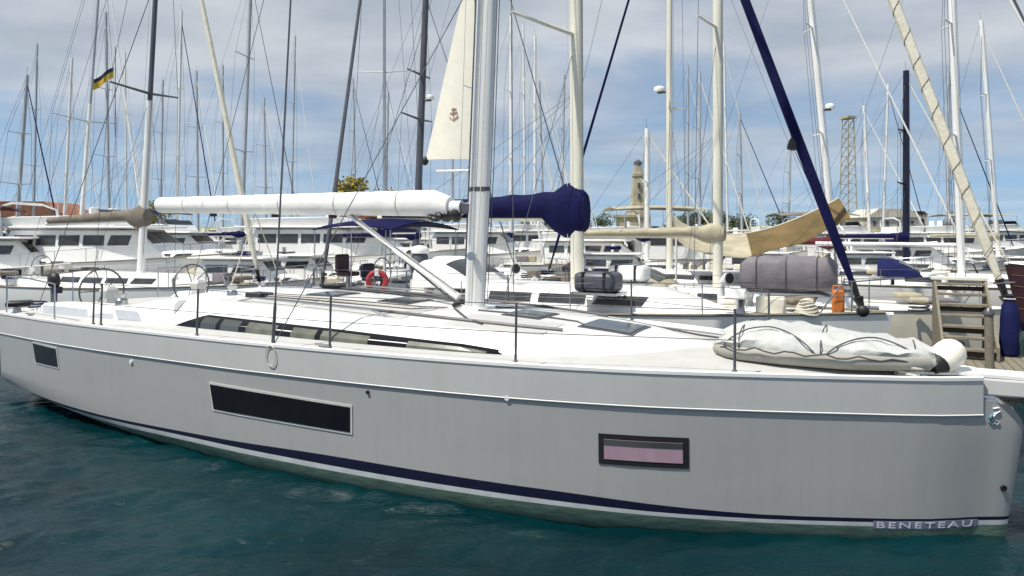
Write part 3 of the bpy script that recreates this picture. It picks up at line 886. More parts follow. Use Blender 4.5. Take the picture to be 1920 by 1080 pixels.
# mast, boom, vang
MS, MZ = 6.38, 1.95
def mast_pt(z, ds=0, db=0):
    return Vector((MS - .046 * (z - MZ) + ds, db, z))
b = MB()
prof = [(math.cos(a) * .165 * (1 if math.cos(a) < 0 else 1.0), math.sin(a) * .095) for a in np.linspace(0, 2 * math.pi, 20, endpoint=False)]
b.loft([[mast_pt(z) + Vector((x * k, y * k, 0)) for x, y in prof] for z, k in ((MZ - .03, 1), (6, 1), (12, .98), (19, .8), (21.5, .6))])
mast = b.build('mast', M_ALU, yacht, smooth=50)
MB().loft([[mast_pt(z) + Vector((x * 1.25, y * 1.35, 0)) for x, y in prof] for z in (MZ - .03, MZ + .06)]).build('mast_collar', M_WHITE, mast)
MB().loft([[mast_pt(z) + Vector((x * 1.04, y * 1.06, 0)) for x, y in prof] for z in (3.70, 3.76)]).build('mast_band', M_DSTEEL, mast)
MB().tube([mast_pt(z, .185) for z in (2.6, 8, 20)], .016, 6).build('sail_track', M_DSTEEL, mast)
for k, (ds, db) in enumerate(((-.21, .04), (-.20, -.05), (-.1, .13), (.02, .125))):
    MB().tube([mast_pt(2.05, ds * .9, db), mast_pt(4, ds, db), mast_pt(20, ds * .6, db * .6)], .006, 5).build('halyard', (M_DROPE, M_DROPE, M_ROPE, M_ROPE)[k], mast)
for z in (7.3, 12.4, 16.8):
    for sd in (1, -1):
        MB().tube([mast_pt(z), Vector((7.72 - .12 * (z - 7.3), sd * (2.2 - .09 * (z - 7.3)), z + .1))], [.05, .03], 8, flat=.5).build('spreader', M_ALU, mast)
for sd in (1, -1):
    MB().tube([(6.32, sd * .13, 2.75), (6.32, sd * .21, 2.75)], [.05, .065], 10).build('mast_winch', M_STEEL, mast)
b = MB().tube([mast_pt(2.02, .25, .18), mast_pt(2.04, .3, -.1), mast_pt(2.10, .05, -.2)], .035, 6).build('turning_block', M_BLACK, mast)
BZ0, BZ1, BE = 3.46, 3.61, 13.75
def boom_pt(t, dz=0, db=0):
    return Vector((MS + .22 + (BE - MS - .22) * t, db, BZ0 + (BZ1 - BZ0) * t + dz))
b = MB()
pr = [(math.sin(a) * .10, -math.cos(a) * .11) for a in np.linspace(0, 2 * math.pi, 14, endpoint=False)]
b.loft([[boom_pt(t, z, x) for x, z in pr] for t in (0, .3, .7, 1)])
boom = b.build('boom', M_ALU, yacht, smooth=60)
b = MB()
rings = []
for i, t in enumerate(np.linspace(.028, 1.0, 46)):
    hgt = .40 - .10 * t + .004 * math.sin(i * 1.7)
    hgt *= min(1, .72 + .14 * i)
    ring = []
    for a in np.linspace(0, 2 * math.pi, 18, endpoint=False):
        w = .150 + .003 * math.sin(3 * a + i * .9)
        ring.append(boom_pt(t, -.125 + hgt * .5 - math.cos(a) * hgt * .52, math.sin(a) * w))
    rings.append(ring)
b.loft(rings)
cov = b.build('sail_cover', M_SAILW, boom, smooth=60)
for t in (.16, .34, .52, .70, .88):
    hh = .40 - .10 * t
    MB().tube([boom_pt(t, -.125 + hh * .5 - math.cos(a) * hh * .535, math.sin(a) * .157) for a in np.linspace(.3, 6.0, 14)], .006, 5).build('strap', M_ROPE, cov)
b = MB()
for k in range(9):
    b.ball(boom_pt(.010 + .008 * k, -.16 + .06 * (1 - k / 9) - .02 * math.sin(k * 2.0), .05 * math.cos(k * 2.5)), (.08, .10, .10 * (1 - .07 * k)), 8, 6)
b.build('reefing_bundle', M_BLACK, boom)
MB().box(boom_pt(-.012, .0), (.2, .12, .16)).build('gooseneck', M_DSTEEL, boom, bevel=.02)
for t in (.36, .55, .78):
    MB().box(boom_pt(t, -.14), (.16, .05, .09)).build('sheet_block', M_BLACK, boom, bevel=.015)
v0, v1 = Vector((6.66, 0, 2.12)), boom_pt(.315, -.10)
vang = MB().tube([v0, v0.lerp(v1, .55), v0.lerp(v1, .56), v1], [.055, .055, .04, .04], 10).build('vang', M_WHITE, yacht)
MB().tube([v0 + Vector((.05, 0, -.09)), v1 + Vector((-.1, 0, -.06))], .014, 6).build('vang_tackle', M_DROPE, vang)
MB().tube([v0 + Vector((.0, .06, .09)), v1 + Vector((-.05, .05, .02))], .009, 6).build('vang_tackle', M_DSTEEL, vang)
MB().tube([boom_pt(.62, -.12), (11.0, .6, 2.06)], .010, 6).build('mainsheet', M_ROPE, boom)
MB().tube([boom_pt(.62, -.12), (11.0, -.6, 2.06)], .010, 6).build('mainsheet', M_ROPE, boom)
# standing rigging
for sd in (1, -1):
    ch = hull_pt(7.95, zs_(7.95), -.03, sd)
    tip = Vector((7.72, sd * 2.2, 7.4))
    MB().tube([ch + Vector((0, 0, -.02)), ch + Vector((0, 0, .06)), ch.lerp(tip, .085), ch.lerp(tip, .10)], [.016, .022, .022, .012], 8).build('turnbuckle', M_DSTEEL, yacht)
    MB().tube([ch.lerp(tip, .07), tip, Vector((7.12, sd * 1.74, 12.5)), mast_pt(19.5)], .0125, 6).build('shroud', M_WIRE, yacht)
    MB().tube([ch, mast_pt(7.2)], .007, 6).build('lower_shroud', M_WIRE, yacht)
    MB().tube([(15.1, sd * 1.6, 1.62), mast_pt(21.3)], .007, 6).build('backstay', M_WIRE, yacht)
MB().tube([(-1.5, 0, 1.62), (-1.45, 0, 1.75), mast_pt(20.5)], [.04, .012, .012], 6).build('forestay', M_WIRE, yacht)
# stanchions, lifelines, pushpit
stx = [2.45, 4.63, 7.06, 9.43, 11.72, 11.94]
heads = {1: [], -1: []}
for sd in (1, -1):
    for S in stx:
        p = hull_pt(S, zs_(S), -.06, sd)
        st = MB().tube([p + Vector((0, 0, -.03)), p + Vector((0, 0, .05)), p + Vector((0, 0, .06)), p + Vector((0, -sd * .02, .68))], [.026, .026, .015, .014], 8).build('stanchion', M_DSTEEL, yacht)
        heads[sd].append(p)
    for hz in (.36, .67):
        MB().tube([p + Vector((0, -sd * .015, hz - .004)) for p in heads[sd]], .005, 5).build('lifeline', M_WIRE, yacht)
    pq = [hull_pt(S, zs_(S), -.08, sd) for S in (13.2, 14.2, 15.15)]
    MB().tube([pq[0] + Vector((0, 0, -.02)), pq[0] + Vector((0, 0, .62)), pq[1] + Vector((0, 0, .68)), pq[2] + Vector((0, 0, .68)), (15.2, sd * .9, 2.30), (15.2, sd * .9, 1.6)], .014, 8).build('pushpit_rail', M_STEEL, yacht)
    MB().tube([pq[2] + Vector((0, 0, -.02)), pq[2] + Vector((0, 0, .68))], .014, 8).build('pushpit_rail', M_STEEL, yacht)
    for S in (.9, 7.2, 14.2):
        p = hull_pt(S, zs_(S), -.10, sd)
        b = MB(); b.tube([p + Vector((-.13, 0, .06)), p + Vector((.13, 0, .06))], .016, 7).box(p + Vector((0, 0, .02)), (.12, .03, .08)); b.build('cleat', M_STEEL, yacht)
# loop of line hung over the side below the shroud
p = hull_off(8.0, zs_(8.0) + .02, .03)
MB().tube([hull_off(7.93 + .17 * math.sin(a) * .5, zs_(8) - .11 - .13 * math.cos(a), .035) for a in np.linspace(.0, 6.283, 17)], .006, 5).build('hanging_line', M_ROPE, yacht)

# things lying on the yacht
def dinghy():
    r = empty('inflatable_dinghy', loc(1.75, .1, 1.67), RZ)
    # local: x aft along the boat, y towards the camera
    def outline(t):          # t 0 at the blunt aft end, 1 at the pointed bow
        return float(np.interp(t, [0, .04, .12, .3, .6, .85, .95, 1], [.40, .54, .63, .66, .60, .42, .28, .10]))
    def hgt(t):
        return float(np.interp(t, [0, .05, .15, .4, .7, .9, 1], [.24, .32, .355, .335, .30, .24, .14]))
    rings = []
    N = 26
    for i in range(N + 1):
        t = i / N
        x = 1.02 - 2.22 * t
        w, h = outline(t), hgt(t)
        ring = []
        for a in np.linspace(0, 2 * math.pi, 28, endpoint=False):
            ca, sa = math.cos(a), math.sin(a)
            y = w * math.copysign(abs(ca) ** .7, ca) + .04 * math.sin(4 * a + t * 9)*(sa > 0)
            z = h * .5 + h * .5 * math.copysign(abs(sa) ** .75, sa)
            if sa > 0:
                z += .012 * math.sin(t * 37 + 3 * a) + .022 * math.sin(t * 11 + ca * 5) + .010 * math.sin(t * 61 - 4 * a)
            ring.append((x + .05 * math.sin(5 * a) * (i in (0, N)), y, z))
        rings.append(ring)
    body = MB().loft(rings).build('body', M_PVC, r, smooth=70)
    # side tube below the fold of the cover
    for sd in (1, -1):
        MB().tube([(1.02 - 2.22 * t, sd * (outline(t) * .90), .09) for t in np.linspace(.0, .93, 16)], [.085 + .012 * math.sin(t * 3.1) for t in np.linspace(0, 1, 16)], 10).build('buoyancy_tube', M_PVCD, body)
    def on(t, a, k=1.02):
        x = 1.02 - 2.22 * t; w, h = outline(t), hgt(t)
        ca, sa = math.cos(a), math.sin(a)
        return (x, w * k * math.copysign(abs(ca) ** .7, ca), h * .5 + h * .52 * math.copysign(abs(sa) ** .75, sa) + .012)
    for t0, t1 in ((.02, .26), (.48, .24), (.50, .74), (.93, .72)):
        MB().tube([on(t0 + (t1 - t0) * k / 9, -.25 + 1.5 * math.sin(k / 9 * math.pi / 2)) for k in range(10)], .008, 6).build('lashing', M_DROPE, r)
    for t0 in (.12, .49, .88):
        MB().tube([on(t0, a) for a in np.linspace(-.3, math.pi + .3, 16)], .007, 6).build('lashing', M_DROPE, r)
    MB().tube([on(.02 + .9 * k / 20, -.12 + .10 * math.sin(k * 1.9), 1.10) for k in range(21)], .009, 5).build('grab_line', M_DROPE, r)
    tag(r, 'grey inflatable dinghy lashed upside down with dark rope on the foredeck', 'dinghy')
dinghy()
def fender(name, o, rot, ln, rd, m_end, label):
    r = empty(name, o)
    r.rotation_euler = Vector(rot).to_track_quat('Z', 'Y').to_euler()
    b = MB()
    zz = np.linspace(0, 1, 13)
    b.loft([[(rd * q * math.cos(a), rd * q * math.sin(a), (t - .5) * ln) for a in np.linspace(0, 6.283, 16, endpoint=False)] for t, q in zip(zz, [.28, .62, .86, .97, 1, 1, 1, 1, .99, .95, .82, .58, .25])])
    b.build('body', M_FENDER, r, smooth=70)
    MB().tube([(0, 0, -.5 * ln - .05), (0, 0, -.5 * ln), (0, 0, -.36 * ln)], [.4 * rd, .55 * rd, .84 * rd], 14).build('end_cap', m_end, r)
    MB().tube([(0, 0, .5 * ln - .01), (0, 0, .5 * ln + .05)], .25 * rd, 10).build('eye', m_end, r)
    return tag(r, label, 'fender')
fender('fender', loc(.52, .10, 1.80), (.78, .34, .42), .44, .15, M_BLACK, 'fat white fender with black end lying at the bow')
def rope_coil(o, label):
    r = empty('rope_coil', o)
    for k in range(5):
        rr = .13 - .012 * (k % 3)
        MB().tube([(rr * math.cos(a + k), rr * 1.0 * math.sin(a + k), .02 + .025 * k + .01 * math.sin(2 * a)) for a in np.linspace(0, 6.283, 15)], .016, 6).build('turn', M_ROPE, r)
    tag(r, label, 'rope')
rope_coil(loc(.86, .40, 1.62), 'small coil of white rope between the dinghy and the fender')
def outboard(o, rz, label):
    r = empty('outboard_motor', o, rz); r.scale = (.75, .75, .75)
    b = MB()
    b.loft([[(x * k + dx, y * k * .8, z) for x, y in [(math.cos(a) * .2, math.sin(a) * .15) for a in np.linspace(0, 6.283, 12, endpoint=False)]] for z, k, dx in ((.0, .75, 0), (.06, 1, 0), (.22, 1.02, .01), (.32, .85, .02), (.36, .4, .03))])
    b.build('cowling', M_BLACK, r, smooth=60)
    MB().box((0, 0, -.32), (.14, .09, .62), taper=1.2).build('leg', M_DSTEEL, r, bevel=.02)
    MB().box((-.14, 0, -.08), (.14, .2, .16)).build('clamp', M_NAVY, r, bevel=.01)
    tag(r, label, 'outboard motor')
outboard(loc(15.0, 1.35, 2.05), RZ, 'black outboard motor clamped to the stern rail of the grey yacht')
# ------------------------------------------------------------------ the other boats of the harbour
SH_SAIL = pch([0, .02, .1, .25, .45, .62, .82, 1], [0, .07, .34, .70, .95, 1, .93, .72])
SH_MOT = pch([0, .02, .1, .25, .45, .7, 1], [0, .10, .44, .80, .97, 1, .95])
def make_hull(root, L, W, fb, m, stripe_m, shape, rise=.16, bottom_m=None, flare=.12, deck_m=None):
    T = [0, .01, .04, .09, .16, .25, .35, .46, .57, .68, .8, .9, 1]
    zs = lambda t: fb * (1 + rise * (1 - t) ** 2)
    def pt(t, f, sd):
        z = zs(t) * f if f >= 0 else f
        k = 1 - flare * (1 - max(f, 0)) ** 1.5 if f > .12 else (1 - flare) * (.97 if f > 0 else .55)
        s = t * L + .28 * (1 - f) * fb * max(0, 1 - t / .25)
        return Vector((s, sd * W / 2 * shape(t) * k, z))
    def strip(fs, name, mm, par):
        b = MB()
        for sd in (1, -1):
            b.loft([[pt(t, f, sd) for f in fs] for t in T], closed=False, cap=False)
        b.loft([[pt(1, f, 1) for f in fs], [pt(1, f, -1) for f in fs]], closed=False, cap=False)
        return b.build(name, mm, par, smooth=40)
    h = strip([1, .85, .65, .45, .22], 'hull', m, root)
    strip([.22, .16, .10], 'boot_stripe', stripe_m, h)
    strip([.10, 0, -.3], 'bottom', bottom_m or M_GREEN, h)
    b = MB()
    b.loft([[Vector((t * L, q * W / 2 * shape(t) * .985, zs(t) - .03 + .05 * (1 - q * q))) for q in np.linspace(-1, 1, 7)] for t in T], closed=False, cap=False)
    b.build('deck', deck_m or M_DECK, h, smooth=60)
    for sd in (1, -1):
        MB().tube([pt(t, 1.0, sd) + Vector((0, 0, .02)) for t in T[1:]], .028, 6).build('toe_rail', M_WHITE if m is not M_WHITE else M_TEAK, h)
    return h, zs
def trunk(root, name, s0, s1, w0, w1, z0, h, m, front=.8, back=.15, taper=.78, side_win=0, win_m=None, wz=(.42, .78), front_win=0):
    """a deckhouse: plan tapering from w0 at s0 to w1 at s1, raked front, windows let into its sides"""
    def sec(s, w, k):
        hh = h * k
        return [(s, w / 2, z0), (s, w / 2 * (1 - (1 - taper) * .9 * k), z0 + hh * .93), (s, w / 2 * taper * .9, z0 + hh), (s, 0, z0 + hh + .03), (s, -w / 2 * taper * .9, z0 + hh), (s, -w / 2 * (1 - (1 - taper) * .9 * k), z0 + hh * .93), (s, -w / 2, z0)]
    ln = s1 - s0
    W = lambda s: w0 + (w1 - w0) * min(1, (s - s0) / ln * 1.6)
    S = [s0, s0 + front * .5, s0 + front, s0 + front + (ln - front - back) * .5, s1 - back, s1]
    K = [.05, .55, .96, 1, 1, .72]
    b = MB(); b.loft([sec(s, W(s), k) for s, k in zip(S, K)])
    o = b.build(name, m, root, smooth=35)
    def side(s, f, sd, off):
        w = W(s)
        return Vector((s, sd * (w / 2 * (1 - (1 - taper) * .9 * f / .93) + off), z0 + h * f))
    a0, a1 = s0 + front * 1.02, s1 - back - .1
    for sd in (1, -1):
        for i in range(side_win):
            g = .05 * (a1 - a0) / max(side_win, 1) + .03
            q0 = a0 + (a1 - a0) * i / side_win + g
            q1 = a0 + (a1 - a0) * (i + 1) / side_win - g
            b = MB(); b.grid(lambda u, v: side(q0 + (q1 - q0) * u + (.12 * (1 - v) - .1 if i == 0 else 0), wz[0] + (wz[1] - wz[0]) * v, sd, .012), 2, 2, thick=(0, -sd * .02, 0))
            b.build('window', win_m or M_GLASSB, o, smooth=0)
    for i in range(front_win):
        ww = W(s0 + front * .5) * .84
        y0 = -ww / 2 + ww * i / front_win + .03; y1 = -ww / 2 + ww * (i + 1) / front_win - .03
        def fr(u, v):
            k = .56 + .34 * v
            s = s0 + front * .5 + front * .5 * (k - .55) / .41
            return Vector((s - .03, (y0 + (y1 - y0) * u) * (1 - .12 * v), z0 + h * k + .015))
        b = MB(); b.grid(fr, 2, 2, thick=(.02, 0, -.02)); b.build('windscreen', win_m or M_GLASSB, o, smooth=0)
    return o
def rail(root, pts, hgt, m=None, r=.012, n_post=None, name='rail'):
    m = m or M_STEEL
    b = MB(); b.tube([Vector(p) + Vector((0, 0, hgt)) for p in pts], r, 6); o = b.build(name, m, root)
    for p in pts:
        MB().tube([p, Vector(p) + Vector((0, 0, hgt))], r, 6).build('post', m, o)
    return o
def canopy(root, name, s0, s1, w, z, m, posts_to=None, arch=.18, th=.03, sides=0.0):
    b = MB()
    b.grid(lambda u, v: Vector((s0 + (s1 - s0) * u, (v - .5) * w, z + arch * (1 - (2 * v - 1) ** 2) + .10 * math.sin(u * math.pi) - (sides * (abs(2 * v - 1) > .98)))), 10, 12, thick=(0, 0, -th))
    o = b.build(name, m, root, smooth=50)
    if posts_to is not None:
        for s in (s0 + .06, (s0 + s1) / 2, s1 - .06):
            MB().tube([(s, -w / 2 + .02, posts_to), (s, -w / 2 + .02, z), (s, 0, z + arch + .04), (s, w / 2 - .02, z), (s, w / 2 - .02, posts_to)], .014, 6).build('frame_tube', M_STEEL, o)
    return o
def sprayhood(root, s0, s1, w, z0, h, m, win=True):
    b = MB()
    def fn(u, v):
        a = math.pi * v
        k = math.sin(min(1, u * 1.35) * math.pi / 2)
        return Vector((s0 + (s1 - s0) * u, math.cos(a) * w / 2 * (.86 + .14 * k), z0 + h * (.12 + .88 * k) * abs(math.sin(a)) ** .55))
    b.grid(fn, 8, 14, thick=(0, 0, -.015))
    o = b.build('sprayhood', m, root, smooth=60)
    if win:
        b = MB(); b.grid(lambda u, v: Vector(fn(.18 + .34 * u, .25 + .5 * v)) + Vector((-.012, 0, .012)), 4, 8, thick=(0, 0, -.008)); b.build('clear_panel', M_GLASSG, o, smooth=60)
    return o
def mast_rig(root, ms, z0, H, r, m, lean=(0, 0), spreaders=(), boom=None, forestay=None, backstay=None, chain=(1.5, .8, 1.0), radar=None, top_m=None, split=None, steps=False, shroud_r=.008, halyards=2, stay_top=.96):
    """mast with rigging, local frame; lean = (ds, db) per metre of height"""
    P = lambda z, ds=0, db=0: Vector((ms + lean[0] * (z - z0) + ds, lean[1] * (z - z0) + db, z))
    pr = [(math.cos(a) * r * 1.25, math.sin(a) * r) for a in np.linspace(0, 2 * math.pi, 12, endpoint=False)]
    zt = z0 + H
    cut = split or zt
    mk = lambda za, zb, mm: MB().loft([[P(z) + Vector((x * k, y * k, 0)) for x, y in pr] for z, k in ((za, 1 if za < z0 + .1 else .62), ((za + zb) / 2, .97 if za < z0 + .1 else .6), (zb, .85 if za < z0 + .1 else .55))]).build('mast', mm, root, smooth=50)
    ma = mk(z0 - .05, cut, m)
    if split:
        mk(cut, zt, top_m)
    tips = []
    for (zf, hl, sw) in spreaders:
        for sd in (1, -1):
            tip = P(zf) + Vector((sw, sd * hl, .10 * hl))
            MB().tube([P(zf), tip], [r * .42, r * .26], 6).build('spreader', top_m or m, ma)
            tips.append((sd, zf, tip))
    for sd in (1, -1):
        cp = Vector((ms + chain[1], sd * chain[0], chain[2]))
        seq = [cp] + [t[2] for t in sorted([q for q in tips if q[0] == sd], key=lambda q: q[1])] + [P(z0 + H * stay_top)]
        MB().tube(seq, shroud_r, 5).build('shroud', M_WIRE, root)
        MB().tube([cp + Vector((.3, 0, 0)), P(spreaders[0][0] - .1) if spreaders else P(z0 + H * .6)], shroud_r * .8, 5).build('lower_shroud', M_WIRE, root)
    if forestay:
        (fs, fz, fr, fm, ribs) = forestay
        a = Vector((fs, 0, fz)); t = P(z0 + H * stay_top)
        n = 26
        rr = [fr * (.75 + .25 * math.sin(min(1, k / n * 6) * math.pi / 2)) * (1 - .45 * k / n) for k in range(n + 1)]
        rr[0] = fr * .5
        st = MB().tube([a.lerp(t, .03 + .95 * k / n) for k in range(n + 1)], rr, 8).build('furled_headsail' if fr > .03 else 'forestay', fm, root)
        if fr > .03:
            MB().tube([a, a.lerp(t, .012), a.lerp(t, .013), a.lerp(t, .03)], [fr * .4, fr * 1.0, fr * .5, fr * .7], 10).build('furler_drum', M_BLACK, st)
        if ribs:
            b = MB()
            pts = []
            ax = (t - a).normalized(); u = ax.orthogonal().normalized(); w = ax.cross(u)
            for k in range(300):
                f_ = .03 + .62 * k / 300
                an = k * .42 + .6 * math.sin(k * .11)
                q = fr * (1 - .45 * f_) * 1.03
                pts.append(a.lerp(t, f_) + u * q * math.cos(an) + w * q * math.sin(an))
            b.tube(pts, .007, 5); b.build('wrap_line', ribs, st)
    if backstay:
        MB().tube([backstay, P(zt)], shroud_r * .8, 5).build('backstay', M_WIRE, root)
    for k in range(halyards):
        MB().tube([P(z0 + .6, (-1) ** k * r * 1.5, r * .8), P(zt - .2, (-1) ** k * r * 1.3, r * .5)], .006, 5).build('halyard', M_DROPE if k else M_ROPE, ma)
    if boom:
        bz, bl, br, bm, cover, ch, endz = boom
        bo = MB().tube([P(bz, r * 1.3), Vector((ms + bl, 0, bz + endz))], br, 10).build('boom', bm, root)
        if cover:
            rings = []
            for i, t in enumerate(np.linspace(-.055, .97, 22)):
                hh = ch * (1.0 if t < .09 else .80 - .35 * t) * (1 + .02 * math.sin(i * 1.9)) * (.7 if i == 0 else 1)
                c = P(bz, r * .5).lerp(Vector((ms + bl, 0, bz + endz)), t)
                ext = .5 * ch * min(1, max(0, (.13 - t) / .06)) * (.6 if i == 0 else 1)
                rings.append([(c.x, math.sin(a) * (br + .10) * (1.1 - .3 * t), c.z - .02 - ext + (hh + ext) * .5 - math.cos(a) * (hh + ext) * .55 + .015 * math.sin(i * 2.1) * (math.cos(a) < 0)) for a in np.linspace(0, 2 * math.pi, 12, endpoint=False)])
            co = MB().loft(rings).build('sail_cover', cover, bo, smooth=60)
            for t in (.12, .35, .6, .85):
                c = P(bz).lerp(Vector((ms + bl, 0, bz + endz)), t)
                MB().tube([P(bz + 2.8), c + Vector((0, .16, .1))], .005, 4).build('lazy_jack', M_WIRE, bo)
    if radar:
        zr, sz = radar
        q = P(zr, -r * 1.6 - sz * .55)
        ra = MB().loft([[(q.x + sz * k * math.cos(a), q.y + sz * k * math.sin(a), q.z + dz) for a in np.linspace(0, 6.283, 14, endpoint=False)] for dz, k in ((-.1, .35), (-.09, .48), (.0, .52), (.08, .45), (.12, .2))]).build('radar_dome', M_WHITE, ma, smooth=60)
        MB().box((q.x + sz * .3, q.y, q.z - .14), (sz * .9, .1, .06)).build('bracket', M_DSTEEL, ra)
    # masthead gear
    MB().tube([P(zt - .05), P(zt + .5, .05)], .008, 5).build('antenna', M_WIRE, ma)
    return P
def clutter(root, L, W, zs, n, span=(.5, .97), zoff=.0):
    """small deck gear: lockers, hatches, cushions, vents"""
    for k in range(n):
        t = random.uniform(*span); y = random.uniform(-.36, .36) * W
        z = zs(t) + zoff
        kind = random.choice(['locker', 'hatch', 'cushion', 'vent', 'winch', 'coil'])
        m = random.choice([M_WHITE, M_CNAVY, M_CTAN, M_CGREY, M_TEAK, M_BLACK, M_CBROWN, M_SAILC])
        if kind == 'locker':
            MB().box((t * L, y, z + .16), (random.uniform(.3, .7), random.uniform(.25, .5), .34)).build('deck_locker', m, root, bevel=.04)
        elif kind == 'hatch':
            MB().box((t * L, y, z + .06), (.55, .55, .07)).build('hatch', M_GLASSG, root, bevel=.02)
        elif kind == 'cushion':
            MB().box((t * L, y, z + .22), (.55, .5, .14), rz=random.random()).build('cushion', m, root, bevel=.05)
        elif kind == 'vent':
            MB().tube([(t * L, y, z), (t * L, y, z + .25), (t * L - .1, y, z + .33)], [.06, .07, .10], 8).build('vent', M_WHITE, root)
        elif kind == 'winch':
            MB().tube([(t * L, y, z), (t * L, y, z + .14), (t * L, y, z + .28)], [.10, .07, .10], 10).build('winch', M_STEEL, root)
        else:
            MB().tube([(t * L + .2 * math.cos(a), y + .2 * math.sin(a), z + .05 + .012 * a) for a in np.linspace(0, 12.5, 22)], .022, 5).build('line_coil', random.choice([M_ROPE, M_DROPE, M_BLUE]), root)
def sailboat(label, pos, ang, ms, L, W, fb, H, r, mast_m, hull_m=None, stripe_m=None, cabin_m=None, spre=(.45, .72), spl=None, sweep=.3, boom=None, forestay=None, lean=(0, 0), sprayhood_m=None, bimini_m=None, radar=None, top_m=None, split=None, stan=5, group=None, windows=3, cabin_h=.42, detail=True, backstay=True, shroud_r=.008, halyards=2):
    """pos: world (x, y) of the mast foot; ang: direction from bow to stern; ms: mast distance aft of the bow"""
    d = Vector((math.cos(ang), math.sin(ang), 0))
    o = Vector((pos[0], pos[1], 0)) - d * ms
    root = empty('sailboat', o, ang)
    h, zs = make_hull(root, L, W, fb, hull_m or M_WHITE, stripe_m or M_NAVY, SH_SAIL)
    zd = zs(ms / L)
    trunk(root, 'cabin', L * .22, L * .70, W * .40, W * .62, zd - .02, cabin_h, cabin_m or M_WHITE, front=L * .10, back=.12, side_win=windows, wz=(.35, .75))
    zr = zd + cabin_h
    if detail:
        b = MB(); b.box((L * .83, 0, zs(.83) + .12), (L * .24, W * .62, .26)); b.build('cockpit_coaming', cabin_m or M_WHITE, root, bevel=.05)
        b = MB(); b.tube([(L * .88, .38 * math.cos(a), zs(.88) + .62 + .38 * math.sin(a)) for a in np.linspace(0, 6.283, 17)], .016, 5)
        b.tube([(L * .88, 0, zs(.88)), (L * .88, 0, zs(.88) + .62)], .05, 6); b.build('steering_wheel', M_DSTEEL, root)
    clutter(root, L, W, zs, 7 if detail else 3, (.05, .24)); clutter(root, L, W, zs, 9 if detail else 4, (.72, .97), .22 if detail else .05)
    if sprayhood_m:
        sprayhood(root, L * .62, L * .75, W * .60, zr - .12, .62, sprayhood_m)
    if bimini_m:
        canopy(root, 'bimini', L * .77, L * .96, W * .72, zs(.9) + 1.75, bimini_m, zs(.9) + .1)
    S = np.linspace(.05, .97, stan) if stan else []
    for sd in (1, -1):
        hp = []
        for t in S:
            p = Vector((t * L, sd * (W / 2 * SH_SAIL(t) * .96), zs(t)))
            MB().tube([p, p + Vector((0, 0, .6))], .012, 5).build('stanchion', M_STEEL, root)
            hp.append(p)
        if len(S):
            for hz in (.32, .6):
                MB().tube([p + Vector((0, 0, hz)) for p in hp], .004, 4).build('lifeline', M_WIRE, root)
    if stan:
        b = MB(); b.tube([(L * .09, W * .15, zs(.1)), (L * .06, W * .13, zs(.1) + .6), (L * .0, 0, zs(0) + .62), (L * .06, -W * .13, zs(.1) + .6), (L * .09, -W * .15, zs(.1))], .014, 6); b.build('pulpit', M_STEEL, root)
    hl = spl or W * .28
    sp = [(zr + H * f, hl * (1 - .25 * i), sweep) for i, f in enumerate(spre)]
    fs = forestay
    if fs:
        fs = (fs[0], zs(0) + .06, fs[1], fs[2], fs[3] if len(fs) > 3 else None)
    mast_rig(root, ms, zr, H, r, mast_m, lean, sp, boom, fs, (L * .98, 0, zs(1)) if backstay else None, (W * .44, sweep * .9, zs(.4)), radar, top_m, split, shroud_r=shroud_r, halyards=halyards)
    return tag(root, label, 'sailboat', group), root, zs
